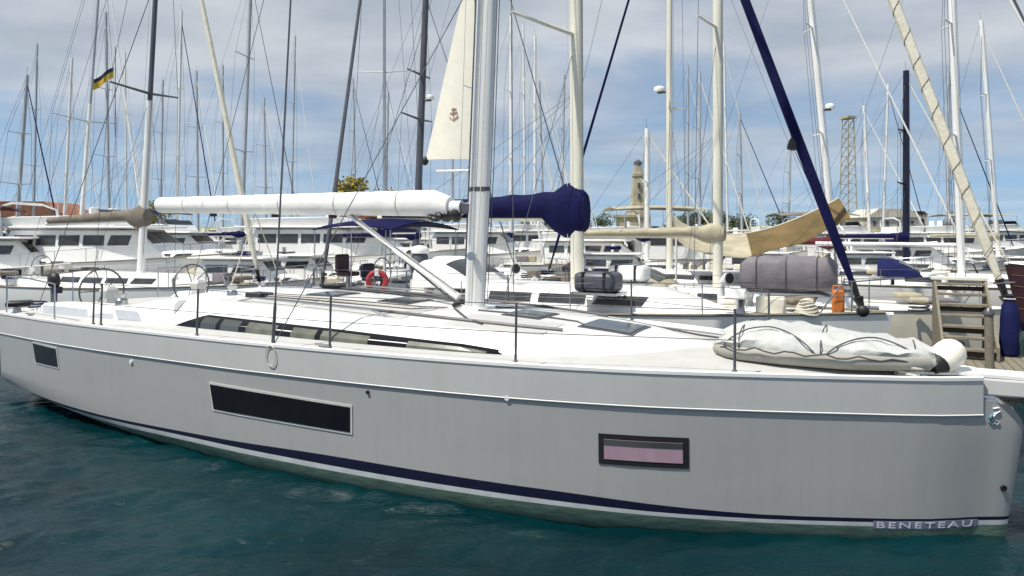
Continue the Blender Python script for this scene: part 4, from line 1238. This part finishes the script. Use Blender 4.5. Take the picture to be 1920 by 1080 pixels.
def motorboat(label, pos, ang, L, W, fb, house_h, hull_m=None, stripe_m=None, fly=True, bimini=None, win_m=None, group=None, nwin=4, house=(.26, .78), arch=True, name='motor_cruiser', cat='motorboat', cover=None, rails=True):
    """pos: world (x, y) of the hull's middle; ang: direction from bow to stern"""
    d = Vector((math.cos(ang), math.sin(ang), 0))
    root = empty(name, Vector((pos[0], pos[1], 0)) - d * L / 2, ang)
    h, zs = make_hull(root, L, W, fb, hull_m or M_WHITE, stripe_m or M_NAVY, SH_MOT, rise=.32, flare=.22, bottom_m=M_NAVY)
    a, c = L * house[0], L * house[1]
    z0 = zs(.45) - .03
    ho = trunk(root, 'deckhouse', a, c, W * .52, W * .80, z0, house_h, M_WHITE, front=L * .12, back=.2, taper=.86, side_win=nwin, win_m=win_m, wz=(.50, .80), front_win=3)
    # lower cabin on the foredeck
    trunk(root, 'foredeck_cabin', L * .12, a + L * .06, W * .22, W * .55, zs(.25) - .04, .30, M_WHITE, front=L * .08, back=.05, side_win=2, wz=(.3, .7))
    MB().box(((a + c) / 2 + L * .06, 0, z0 + house_h + .05), ((c - a) * .98, W * .80, .09)).build('roof', M_WHITE, ho, bevel=.04)
    zt = z0 + house_h + .10
    if fly:
        b = MB()
        f0, f1 = a + (c - a) * .34, c + L * .02
        b.loft([[(s, W * .34 * k, zt - .02), (s, W * .36 * k, zt + hh), (s, -W * .36 * k, zt + hh), (s, -W * .34 * k, zt - .02)] for s, k, hh in ((f0, .8, .05), (f0 + .35, .9, .40), (f0 + .8, 1, .44), (f1, 1, .36))])
        fl = b.build('flybridge', M_WHITE, root, smooth=30, bevel=.03)
        b = MB(); b.grid(lambda u, v: Vector((f0 + .42 + .22 * v, (u - .5) * W * .62, zt + .42 + .26 * v)), 5, 2, thick=(.015, 0, 0)); b.build('fly_windscreen', M_GLASSG, fl, smooth=0)
        for k in range(2):
            MB().box((f0 + 1.3, (-1) ** k * W * .14, zt + .52), (.14, .5, .5)).build('seat_back', M_SAILW, fl, bevel=.05)
    if arch:
        b = MB(); b.tube([(c - .1, W * .40, z0 + .1), (c + .25, W * .38, zt + .75), (c + .3, W * .2, zt + .95), (c + .3, -W * .2, zt + .95), (c + .25, -W * .38, zt + .75), (c - .1, -W * .40, z0 + .1)], .055, 8); ar = b.build('radar_arch', M_WHITE, root)
        MB().tube([(c + .3, .3, zt + .95), (c + .45, .3, zt + 2.4)], .010, 5).build('whip_antenna', M_ALUW, ar)
    if bimini:
        canopy(root, 'bimini', a + (c - a) * .45, c + L * .12, W * .80, zt + 1.05, bimini, zt + .2, arch=.16)
    if cover:
        b = MB()
        b.grid(lambda u, v: Vector((c + (L * .97 - c) * u, (v - .5) * W * .86, zs(.9) + .1 + house_h * (.85 - .55 * u) * math.sin(math.pi * min(1, max(0, v * 1.0))) ** .35)), 6, 10, thick=(0, 0, -.03))
        b.build('cockpit_cover', cover, root, smooth=50)
    clutter(root, L, W, zs, 5, (house[1] + .04, .97), .12); clutter(root, L, W, lambda t: zt, 3, (house[0] + .2, house[1]), .0)
    if rails:
        for sd in (1, -1):
            rail(root, [(t * L, sd * W / 2 * SH_MOT(t) * .95, zs(t)) for t in (.02, .10, .2, .32, .45)], .55, name='bow_rail')
        b = MB(); 
    return tag(root, label, cat, group), root, zs
def wpos(px, D):
    p = at(px, HY, D); return (p.x, p.y)
# --- the neighbour right behind: cream mast, navy sail cover, navy furled headsail
def offrow(s, off):
    p = loc(s, -off); return (p.x, p.y)
N1 = sailboat('white sailboat beside the grey yacht, with navy boom cover and navy furled headsail', offrow(6.97, 5.3), RZ, 6.1, 13.2, 3.9, 1.42, 17.0, .125, M_MCREAM,
    spre=(.325, .62), spl=1.65, sweep=.75, boom=(3.42, 5.6, .09, M_MCREAM, M_CNAVY, .74, .05), forestay=(.5, .10, M_CNAVY), lean=(0.004, 0), bimini_m=M_CNAVY, stan=6, windows=4, cabin_m=M_WHITE, cabin_h=.46, shroud_r=.009)
r1, zs1 = N1[1], N1[2]
sprayhood(r1, 8.3, 9.7, 2.5, 1.85, .66, M_SAILW)
a_, t_ = Vector((.5, 0, 1.71)), Vector((6.1, 0, 18.2))
q_ = a_.lerp(t_, .185)
MB().loft([[(q_.x + .12 + k * math.cos(w), k * math.sin(w), q_.z + z) for w in np.linspace(0, 6.283, 10, endpoint=False)] for z, k in ((-.11, .02), (-.08, .12), (.0, .11), (.10, .07), (.17, .02))]).build('sail_sock', M_BLACK, r1, smooth=50)
# --- next one: bow beyond the grey yacht's, cream furled headsail wrapped in line
N2 = sailboat('cream sailboat with long cream furled headsail spiralled with line at its bow', offrow(4.95, 10.4), RZ, 6.6, 12.5, 3.7, 1.15, 21.5, .105, M_MCREAM, hull_m=M_CREAM, stripe_m=M_CMAROON,
    spre=(.33, .55, .75), spl=1.0, boom=(3.0, 4.6, .08, M_MCREAM, M_CTAN, .34, .0), forestay=(.1, .135, M_SAILC, M_CORANGE), stan=6, windows=3, sprayhood_m=M_CTAN)
# --- third: radar dome on the mast
p3_ = wpos(1255, 25.5)
N3 = sailboat('cream masted sailboat carrying a white radar dome, under a draped awning', p3_, RZ + math.pi, 5.2, 11.5, 3.5, 1.2, 16.2, .10, M_MCREAM,
    spre=(.38, .66), spl=1.0, boom=(2.9, 4.4, .08, M_MCREAM, None, 0, 0), forestay=(.1, .07, M_CNAVY), stan=5, radar=(8.6, .42), windows=3)
# --- right hand group
R1 = sailboat('sailboat with bright white mast leaning left behind the navy furled stay', wpos(1566, 27), RZ + .12, 5.0, 11.5, 3.6, 1.2, 15, .10, M_ALUW, stripe_m=M_BLUE,
    spre=(.36, .65), spl=1.0, boom=(2.6, 4.4, .08, M_ALUW, M_CMAROON, .34, 0), forestay=(.1, .04, M_SAILW), lean=(.085, .0), radar=(8.2, .36), stan=5, halyards=3)
R2 = sailboat('sailboat with white mast and bare white boom behind the boarding steps', wpos(1803, 24), RZ - .02, 5.6, 11.0, 3.4, 1.15, 14.5, .10, M_ALUW, stripe_m=M_BLUE,
    spre=(.34, .62), spl=.9, boom=(2.62, 4.8, .09, M_ALUW, None, 0, 0.02), forestay=(.1, .05, M_SAILW), lean=(.03, 0), stan=5, halyards=3, sprayhood_m=M_BLUE)
# --- left hand group
L1 = sailboat('white sailboat with cream furled headsail and broad single spreader, behind the stern', wpos(264, 22.5), RZ + .16, 5.0, 11.0, 3.6, 1.25, 15.6, .115, M_ALUW,
    spre=(.385,), spl=1.35, sweep=.2, boom=(3.5, 4.4, .09, M_ALUW, M_CBROWN, .50, -.1), forestay=(.1, .10, M_SAILC), lean=(-.070, 0), top_m=M_MDARK, split=7.5, stan=6, windows=4, halyards=2)
L2 = sailboat('sailboat with slim white mast, single spreader and small flag at far left', wpos(147, 31), RZ + .12, 4.6, 10.0, 3.2, 1.2, 15.5, .095, M_ALUW,
    spre=(.42,), spl=1.55, sweep=.2, boom=(2.9, 4.0, .08, M_ALUW, M_CBROWN, .3, 0), forestay=(.1, .04, M_SAILW), lean=(-.108, 0), top_m=M_MGREY, split=9.0, stan=4)
L4 = sailboat('sailboat with thin dark mast and two pairs of spreaders, left of the boom shrouds', wpos(451, 42), RZ + .3, 4.6, 10.5, 3.3, 1.2, 18, .11, M_MGREY,
    spre=(.36, .69), spl=1.35, sweep=.2, boom=(2.9, 4.0, .08, M_ALUW, M_CNAVY, .3, 0), forestay=(.1, .03, M_WIRE), lean=(-.042, 0), stan=4)
D1 = sailboat('sailboat with black mast carrying spreaders and a small radar, left of the white sail', wpos(779, 30), RZ + .1, 5.0, 11.0, 3.4, 1.2, 12.4, .135, M_MDARK,
    spre=(.52, .68), spl=1.3, sweep=.2, boom=(2.9, 4.0, .08, M_MDARK, M_CNAVY, .3, 0), forestay=(.1, .03, M_WIRE), lean=(-.045, 0), stan=4, radar=(9.1, .36))
BW = sailboat('sailboat moored bow on, its dark furled stay rising over the white boom', (-4.3, 22.5), rad(84), 5.6, 10.5, 3.3, 1.30, 16, .045, M_MGREY,
    spre=(.42, .7), spl=1.0, sweep=.2, boom=(3.1, 4.0, .08, M_ALUW, M_CNAVY, .3, 0), forestay=(.1, .065, M_MDARK), stan=5)
# the white sail half hidden by the yacht's mast
WS = sailboat('sailboat half hidden behind the big mast, its white sail still hoisted', wpos(903, 27), RZ, 4.8, 10.5, 3.3, 1.2, 15.5, .10, M_ALUW,
    spre=(.46, .72), spl=.9, boom=(5.6, 2.2, .06, M_ALUW, None, 0, .05), forestay=(.1, .03, M_WIRE), stan=4, hull_m=M_CREAM)
rs_ = WS[1]
b = MB()
def sail_fn(u, v):
    foot_s, foot_z = 4.95 + 2.6 * u, 6.05 + .12 * u
    top = Vector((4.95, 0, 15.6))
    p = Vector((foot_s, .22 * math.sin(u * math.pi) * (1 - v), foot_z))
    return p.lerp(top, v)
b.grid(sail_fn, 10, 16, thick=(0, .008, 0))
sl = b.build('hoisted_sail', M_SAILT, rs_, smooth=60)
b = MB()
c_ = Vector(sail_fn(.52, .19)) + Vector((0, .02, 0))
for (dx, dz, ex, ez) in ((0, -.22, 0, .30), (-.18, .1, .18, .1), (-.22, -.05, 0, -.2), (.22, -.05, 0, -.2), (-.12, .26, .12, .26)):
    b.tube([c_ + Vector((dx, 0, dz)), c_ + Vector((ex, 0, ez))], .045, 6, flat=.4)
b.build('sail_emblem', M_EMBLEM, sl)
MB().ball((7.6, 0, 6.12), (.16, .14, .2), 10, 6).build('clew_block', M_BLACK, sl)

# --- more boats farther back: row upon row of masts
FB = [
    # px, D, H, r, mast, hull stripe, lean, cover, text
    (28, 40, 10.8, .10, M_MGREY, M_NAVY, -.10, M_CNAVY, 'sailboat with short slanted grey mast at the far left edge'),
    (118, 52, 15, .10, M_ALUW, M_NAVY, -.06, M_CBROWN, 'small sailboat with thin white mast left of the flag'),
    (205, 47, 17, .10, M_MGREY, M_BLUE, .02, M_CNAVY, 'sailboat with thin grey mast between the two broad single spreaders'),
    (330, 50, 18, .10, M_ALUW, M_NAVY, -.03, M_CNAVY, 'sailboat with faint white mast just right of the broad spreader'),
    (372, 60, 16, .10, M_MGREY, M_NAVY, .02, M_CBROWN, 'sailboat with faint grey mast left of the cream furled headsail'),
    (500, 62, 14, .10, M_MGREY, M_NAVY, .03, M_CBROWN, 'distant sailboat with short grey mast left of the dark shroud'),
    (720, 55, 13, .09, M_MGREY, M_NAVY, -.03, M_CNAVY, 'distant sailboat with thin grey mast left of the black mast'),
    (848, 58, 17, .10, M_MGREY, M_BLUE, .0, M_CNAVY, 'distant sailboat with grey mast seen just left of the white sail'),
    (958, 48, 17, .10, M_ALUW, M_NAVY, .0, M_CNAVY, 'sailboat with thin white mast immediately right of the big mast'),
    (1003, 56, 18, .10, M_ALUW, M_NAVY, .0, M_CNAVY, 'distant sailboat with pale mast midway between the two thick masts'),
    (1020, 64, 16, .10, M_MGREY, M_NAVY, .03, M_CTAN, 'distant sailboat with faint mast left of the cream mast'),
    (1213, 33, 6.6, .10, M_ALUW, M_NAVY, .0, M_CNAVY, 'small sailboat with short bright white mast beside the tan tower'),
    (1312, 52, 14, .09, M_MGREY, M_NAVY, .0, M_CTAN, 'distant sailboat with thin grey mast between the two cream masts'),
    (1392, 58, 12, .09, M_MGREY, M_NAVY, .02, M_CTAN, 'distant sailboat with thin mast right of the cream masts'),
    (1478, 60, 10, .08, M_MGREY, M_NAVY, -.02, M_CNAVY, 'distant sailboat with short thin mast left of the navy furled stay'),
    (1632, 50, 11, .08, M_ALUW, M_NAVY, .04, M_CTAN, 'distant sailboat with thin white mast right of the lattice tower'),
    (1699, 34, 9.7, .13, M_NAVY, M_NAVY, .0, M_CNAVY, 'sailboat whose short mast is sleeved in navy cloth'),
    (1778, 48, 13, .10, M_MGREY, M_NAVY, .0, M_CNAVY, 'distant sailboat with grey mast left of the right white mast'),
    (62, 66, 20, .10, M_MGREY, M_NAVY, -.03, M_CTAN, 'far sailboat with tall faint mast near the left edge'),
    (238, 72, 21, .10, M_ALUW, M_NAVY, .02, M_CNAVY, 'far sailboat with tall faint mast just left of the broad spreader mast'),
    (300, 68, 17, .09, M_MGREY, M_NAVY, -.02, M_CBROWN, 'far sailboat with faint mast just right of the broad spreader mast'),
    (418, 74, 20, .10, M_MGREY, M_NAVY, .0, M_CNAVY, 'far sailboat with faint mast crossing the cream furled headsail'),
    (545, 70, 22, .09, M_MGREY, M_NAVY, -.03, M_CNAVY, 'far sailboat with faint mast beside the dark near shroud'),
    (668, 76, 19, .09, M_MGREY, M_NAVY, .02, M_CTAN, 'far sailboat with faint mast above the middle of the boom'),
    (985, 72, 24, .10, M_ALUW, M_NAVY, .01, M_CNAVY, 'far sailboat with tall pale mast a little right of the big mast'),
    (1052, 70, 18, .09, M_MGREY, M_NAVY, -.02, M_CNAVY, 'far sailboat with faint mast touching the cream mast on its left'),
    (1290, 74, 20, .09, M_MGREY, M_NAVY, .0, M_CTAN, 'far sailboat with faint mast right of the radar mast'),
    (1365, 72, 22, .09, M_ALUW, M_NAVY, .02, M_CTAN, 'far sailboat with faint pale mast hugging the second cream mast'),
    (1655, 70, 17, .09, M_ALUW, M_NAVY, -.03, M_CNAVY, 'far sailboat with faint mast left of the navy sleeved mast'),
    (1872, 42, 15, .10, M_ALUW, M_NAVY, .06, M_CTAN, 'sailboat with white mast at the far right behind the cream headsail'),
]
for i, (px, D, H, r, mm, sm, ln, cv, text) in enumerate(FB):
    ang = RZ + random.uniform(-.2, .35)
    sailboat(text, wpos(px, D), ang, 4.4, random.uniform(9, 11), 3.1, 1.15, H, r, mm, stripe_m=sm, hull_m=random.choice([M_WHITE, M_WHITE, M_CREAM]),
             spre=(.40, .68) if H > 9 else (.6,), spl=.9, boom=(2.8, 3.8, .07, M_ALUW, cv, .32, 0), forestay=(.1, .045, random.choice([M_SAILW, M_SAILC, M_CNAVY])),
             lean=(-ln, 0) if False else (ln, 0), stan=4, windows=2, detail=False, shroud_r=.010, group='masts behind the front row', halyards=2)

# --- motor boats
M3 = motorboat('white flybridge motor yacht under the taupe boom cover, behind the stern', wpos(215, 28), RZ + .40, 13.0, 4.0, 1.75, 1.35, bimini=None, nwin=5)
M2 = motorboat('long white motor yacht with a hardtop behind the white boom', wpos(640, 33), RZ + .42, 14.0, 4.2, 1.75, 1.4, bimini=None, nwin=5, stripe_m=M_BLUE)
M4 = motorboat('cream motorboat with maroon canopy at the left edge', wpos(5, 27), RZ + .5, 9.5, 3.3, 1.5, 1.2, fly=False, cover=M_CMAROON, bimini=M_CMAROON, hull_m=M_CREAM)
M5 = motorboat('white cabin cruiser with tan windows between the cream masts', wpos(1120, 37), RZ + .35, 10.5, 3.6, 1.3, 1.2, fly=True, bimini=None, win_m=M_GLASSG)
M6 = motorboat('white motorboat with maroon striped hull right of the navy furled stay', wpos(1690, 36), RZ + .2, 10.0, 3.4, 1.25, 1.0, fly=False, stripe_m=M_CMAROON, hull_m=M_WHITE, cover=M_CTAN)
M7 = motorboat('white cruiser with grey windows just left of the big mast', wpos(800, 44), RZ + .3, 10.0, 3.4, 1.3, 1.2, fly=True, bimini=M_CNAVY)
M8 = motorboat('white motorboat with blue cockpit cover far behind the stern', wpos(410, 46), RZ + .3, 9.0, 3.2, 1.25, 1.1, fly=True, cover=M_BLUE)
M9 = motorboat('white motorboat with tan cover behind the draped awning', wpos(1400, 42), RZ + .3, 10.0, 3.4, 1.3, 1.1, fly=True, cover=M_CTAN)

# --- a closer-packed second row filling the harbour
PK = [
    (130, 44, M_CREAM, M_NAVY, None, M_CBROWN, 'cream cruiser with taupe cockpit cover behind the flybridge yacht'),
    (330, 40, M_WHITE, M_BLUE, M_CNAVY, None, 'white cruiser with navy bimini between the boom end and the flybridge yacht'),
    (505, 46, M_WHITE, M_CMAROON, None, M_CNAVY, 'white cruiser with navy cockpit cover below the middle of the boom'),
    (700, 52, M_CREAM, M_NAVY, M_CMAROON, None, 'cream cruiser with maroon bimini below the boom'),
    (905, 40, M_WHITE, M_NAVY, M_SAILW, None, 'white cruiser with white bimini half hidden by the big mast'),
    (1010, 50, M_WHITE, M_BLUE, None, M_CGREY, 'white cruiser with grey cover under the navy boom cover'),
    (1195, 48, M_CREAM, M_CMAROON, None, M_CTAN, 'cream cruiser with tan cover below the tan tower'),
    (1310, 36, M_WHITE, M_NAVY, M_CTAN, None, 'white cruiser with tan bimini between the two cream masts'),
    (1510, 50, M_WHITE, M_NAVY, None, M_CNAVY, 'white cruiser with navy cover beneath the awning end'),
    (1590, 42, M_WHITE, M_BLUE, M_CBROWN, None, 'white cruiser with taupe bimini behind the leaning white mast'),
    (1770, 46, M_CREAM, M_CMAROON, None, M_BLUE, 'cream cruiser with blue cover behind the boarding steps'),
    (1880, 52, M_WHITE, M_NAVY, M_CTAN, None, 'white cruiser with tan bimini at the far right edge'),
]
for (px, D, hm, sm, bi, cv, text) in PK:
    motorboat(text, wpos(px, D), RZ + random.uniform(.2, .6), random.uniform(10, 12.5), 3.7, random.uniform(1.45, 1.7), random.uniform(1.25, 1.45), hull_m=hm, stripe_m=sm, bimini=bi, cover=cv, fly=random.random() < .7, nwin=4, group='cruisers in the second row')
# --- small day boats between the rows
DB = [
    (470, 25.4, M_WHITE, M_CTAN, 'small white day boat with tan cover off the bow of the flybridge yacht'),
    (565, 28.5, M_CREAM, M_CNAVY, 'small cream day boat with navy cover below the boom straps'),
    (1160, 30.2, M_WHITE, M_CBROWN, 'small white day boat with taupe cover left of the short white mast'),
    (1432, 31.5, M_WHITE, M_CTAN, 'small white day boat with tan cover behind the grey tender cover'),
    (1622, 32.0, M_WHITE, M_CMAROON, 'small white day boat with maroon cover right of the navy furled stay'),
]
for (px, D, hm, cv, text) in DB:
    motorboat(text, wpos(px, D), RZ + random.uniform(.1, .4), random.uniform(6.0, 6.8), 2.3, 1.05, .95, hull_m=hm, stripe_m=M_NAVY, cover=cv, fly=False, nwin=2, arch=False, group='small day boats', name='day_boat')
# --- awning draped over a boom behind the cream masts
def awning():
    D = 23.0
    a, c = at(1262, 405, D), at(1572, 372, D - 1)
    r = empty('canvas_awning', (a.x, a.y, 0), math.atan2(c.y - a.y, c.x - a.x))
    Ln = (c.xy - a.xy).length
    def crest(u):
        return a.z * (1 - u) + c.z * u - .86 * math.sin(math.pi * min(1, u ** .8)) ** .9
    def fn(u, v):
        e = abs(2 * v - 1)
        z = crest(u) - .68 * e ** 1.3 - .05 * math.sin(u * 19 + v * 3) * e
        return Vector((Ln * u, (v - .5) * 2.6 * (1 + .04 * math.sin(u * 13)), z))
    b = MB(); b.grid(lambda u, v: fn(u * .45, v), 16, 16, thick=(0, 0, -.02)); b.build('pale_panel', M_CTAN, r, smooth=60)
    b = MB(); b.grid(lambda u, v: fn(.45 + u * .55, v) , 18, 16, thick=(0, 0, -.02)); b.build('rust_panel', M_CORANGE, r, smooth=60)
    b = MB(); b.tube([fn(u, .5) + Vector((0, 0, .01)) for u in np.linspace(0, 1, 24)], .03, 6); b.build('ridge_rope', M_ROPE, r)
    for u in (.02, .98):
        p = fn(u, .5)
        MB().tube([(p.x, 0, .9), (p.x, 0, p.z + .05)], .035, 7).build('pole', M_ALUW, r)
    for u in (.3, .7):
        for v in (.0, 1.0):
            p = fn(u, v)
            MB().tube([p, (p.x, p.y * 1.05, 1.1)], .008, 5).build('tie_line', M_ROPE, r)
    tag(r, 'tan and rust coloured canvas awning sagging between poles behind the cream masts', 'awning')
awning()
# --- canvas covered bundle on the cream boat's foredeck
def covered_tender():
    o = offrow(3.1, 10.1)
    r = empty('covered_tender', (o[0], o[1], 1.62), RZ)
    rings = []
    for i, t in enumerate(np.linspace(0, 1, 13)):
        x = -1.12 + 2.24 * t
        k = (.80, 1, 1, 1, 1, 1, 1, 1, 1, 1, 1, .98, .82)[i]
        h = .86 * k + .02 * math.sin(i * 2.3)
        rings.append([(x, .72 * k * math.copysign(abs(math.cos(q)) ** .55, math.cos(q)), h * .5 + h * .5 * math.copysign(abs(math.sin(q)) ** .5, math.sin(q)) + .012 * math.sin(5 * q + i)) for q in np.linspace(0, 6.283, 18, endpoint=False)])
    MB().loft(rings).build('cover', M_CGREY, r, smooth=50)
    for x in (-.7, 0, .7):
        MB().tube([(x, .74 * math.copysign(abs(math.cos(q)) ** .55, math.cos(q)), .43 + .44 * math.copysign(abs(math.sin(q)) ** .5, math.sin(q))) for q in np.linspace(0, 6.283, 17)], .012, 5).build('strap', M_DROPE, r)
    tag(r, 'boxy grey canvas cover over a tender on the cream boat foredeck', 'boat cover')
covered_tender()

# --- odds and ends on the neighbouring boat's deck
def seat_pod(s, off, z, h, m, label):
    o = offrow(s, off)
    r = empty('helm_seat', (o[0], o[1], z), RZ)
    MB().tube([(0, 0, 0), (0, 0, h * .45)], .06, 8).build('pedestal', M_STEEL, r)
    MB().box((0, 0, h * .5), (.42, .46, .12)).build('cushion', m, r, bevel=.04)
    MB().box((.2, 0, h * .78), (.12, .46, h * .5)).build('backrest', m, r, bevel=.05)
    tag(r, label, 'seat')
seat_pod(13.1, 4.7, 1.55, .95, M_OXIDE, 'dark plum helm seat at the stern of the neighbouring boat')
seat_pod(12.0, 4.4, 1.6, .7, M_NAVY, 'navy helm seat nearer the mast on the neighbouring boat')
def horseshoe():
    o = offrow(11.35, 3.75)
    r = empty('horseshoe_buoy', (o[0], o[1], 1.95), RZ + .5); r.scale = (.78, .78, .78)
    MB().tube([(.26 * math.sin(a), 0, .28 * math.cos(a)) for a in np.linspace(-2.5, 2.5, 15)], [.06] + [.085] * 13 + [.06], 10).build('ring', M_RED, r)
    MB().box((0, 0, .28), (.12, .19, .19)).build('reflective_band', M_WHITE, r, bevel=.01)
    MB().tube([(0, -.06, -.45), (0, -.06, .3)], .014, 6).build('holder', M_STEEL, r)
    tag(r, 'red horseshoe lifebuoy on the rail of the neighbouring boat', 'lifebuoy')
horseshoe()
def vertical_roll():
    o = offrow(10.75, 4.6)
    r = empty('covered_engine', (o[0], o[1], 1.75), RZ)
    rings = [[(k * math.cos(a), k * math.sin(a), z) for a in np.linspace(0, 6.283, 14, endpoint=False)] for z, k in ((0, .16), (.05, .2), (.4, .21), (.78, .2), (.84, .16))]
    MB().loft(rings).build('cover', M_MDARK, r, smooth=50)
    MB().loft([[(k * math.cos(a), k * math.sin(a), z) for a in np.linspace(0, 6.283, 14, endpoint=False)] for z, k in ((.84, .22), (.92, .23), (1.0, .17), (1.03, .06))]).build('hood', M_SAILW, r, smooth=50)
    tag(r, 'upright dark canvas cylinder with white hood beside the vang', 'covered engine')
vertical_roll()
def life_raft(s, off, z, m, label):
    o = offrow(s, off)
    r = empty('life_raft', (o[0], o[1], z), RZ)
    MB().box((0, 0, .2), (.85, .6, .38)).build('case', m, r, bevel=.09)
    for x in (-.22, .22):
        MB().box((x, 0, .2), (.05, .62, .40)).build('strap', M_BLACK, r)
    MB().box((0, 0, -.02), (.95, .66, .05)).build('cradle', M_STEEL, r)
    tag(r, label, 'life raft')
life_raft(5.95, 3.95, 1.92, M_MDARK, 'dark life raft case on the neighbouring cabin top right of the big mast')
life_raft(6.1, 6.3, 1.95, M_WHITE, 'white life raft case beside the cream mast of the neighbouring boat')
def cowl(s, off, z, label):
    o = offrow(s, off)
    r = empty('cowl_vent', (o[0], o[1], z), RZ - .6)
    MB().tube([(0, 0, 0), (0, 0, .16), (-.05, 0, .28), (-.16, 0, .34), (-.2, 0, .34)], [.06, .06, .075, .11, .13], 12).build('cowl', M_WHITE, r, smooth=60)
    MB().tube([(-.195, 0, .34), (-.215, 0, .34)], .10, 12).build('mouth', M_BLACK, r)
    tag(r, label, 'vent')
cowl(3.7, 4.5, 1.9, 'white cowl vent on the neighbouring boat left of the deck crew gear')
cowl(8.3, 4.7, 1.95, 'white cowl vent on the neighbouring boat just right of the big mast')
def bow_gear():
    o = offrow(1.75, 5.0)
    r = empty('jerry_can', (o[0], o[1], 1.62), RZ + .3)
    MB().box((0, 0, .22), (.2, .15, .44)).build('body', M_ORANGE, r, bevel=.04)
    MB().tube([(-.08, 0, .44), (-.08, 0, .5), (.08, 0, .5), (.08, 0, .44)], .02, 6).build('handle', M_ORANGE, r)
    tag(r, 'orange jerry can on the bow of the neighbouring boat', 'jerry can')
    o = offrow(1.35, 4.75)
    r = empty('deck_bag', (o[0], o[1], 1.62), RZ); r.scale = (.7, .7, .8)
    MB().ball((0, 0, .12), (.15, .10, .13), 12, 8).build('body', M_BLACK, r)
    MB().tube([(0, 0, .22), (0, 0, .30)], .03, 8).build('neck', M_BLACK, r)
    tag(r, 'black bag beside the orange can on the neighbouring bow', 'bag')
    o = offrow(2.25, 4.75)
    r = empty('rope_bundle', (o[0], o[1], 1.6), RZ)
    for k in range(6):
        MB().tube([((.2 - .02 * k) * math.cos(a), (.2 - .015 * k) * math.sin(a), .03 + .045 * k + .02 * math.sin(2 * a + k)) for a in np.linspace(0, 6.283, 15)], .024, 6).build('turn', M_ROPE, r)
    tag(r, 'bundle of pale rope on the bow of the neighbouring boat', 'rope')
bow_gear()
# small dinghy tucked behind the grey yacht's stern
d1 = motorboat('small white tender with navy rubbing strake off the stern at the left edge', wpos(70, 17.6), RZ + .1, 3.2, 1.5, .55, .35, fly=False, arch=False, nwin=1, name='tender', cat='tender', rails=False, stripe_m=M_NAVY)
# dark planked boat nosing in at the right edge
def dark_boat():
    p = at(1883, HY, 19.5)
    r = empty('wooden_boat', (p.x, 19.5, 0), rad(-12))
    h, zs = make_hull(r, 7, 2.6, 1.75, M_OXIDE, M_NAVY, SH_MOT, rise=.25)
    trunk(r, 'wheelhouse', 1.2, 4.2, 1.3, 1.9, zs(.3) - .02, .85, M_WHITE, front=.5, side_win=2, front_win=3)
    for k in range(4):
        for sd in (1, -1):
            MB().tube([(t * 7 + .28 * (1 - f) * 1.75 * max(0, 1 - t / .25), sd * (1.3 * SH_MOT(t) * (1 - .12 * (1 - f) ** 1.5) + .012), zs(t) * f) for t in np.linspace(.01, 1, 14) for f in (.4 + .15 * k,)], .012, 5).build('strake', M_TEAKD, h)
    tag(r, 'dark oxblood planked boat with white wheelhouse nosing in at the right edge', 'boat')
dark_boat()
# flag on the left mast
def flag():
    a = at(172, 158, 30.8)
    r = empty('signal_flag', a, .2); r.scale = (1.5, 1.5, 1.5)
    f = lambda u, v: Vector((.62 * u, .08 * math.sin(u * 6), .42 * u + .26 * (v - .5)))
    b = MB(); b.grid(lambda u, v: f(u, .5 + .5 * v), 8, 3, thick=(0, .006, 0)); b.build('dark_band', M_NAVY, r)
    b = MB(); b.grid(lambda u, v: f(u, -.25 + .75 * v), 8, 3, thick=(0, .006, 0)); b.build('yellow_band', M_FLAGY, r)
    MB().tube([(.66, 0, -1.6), (.66, 0, 1.2)], .012, 5).build('halyard', M_WIRE, r)
    tag(r, 'small navy and yellow flag flying above the left spreader', 'flag')
flag()
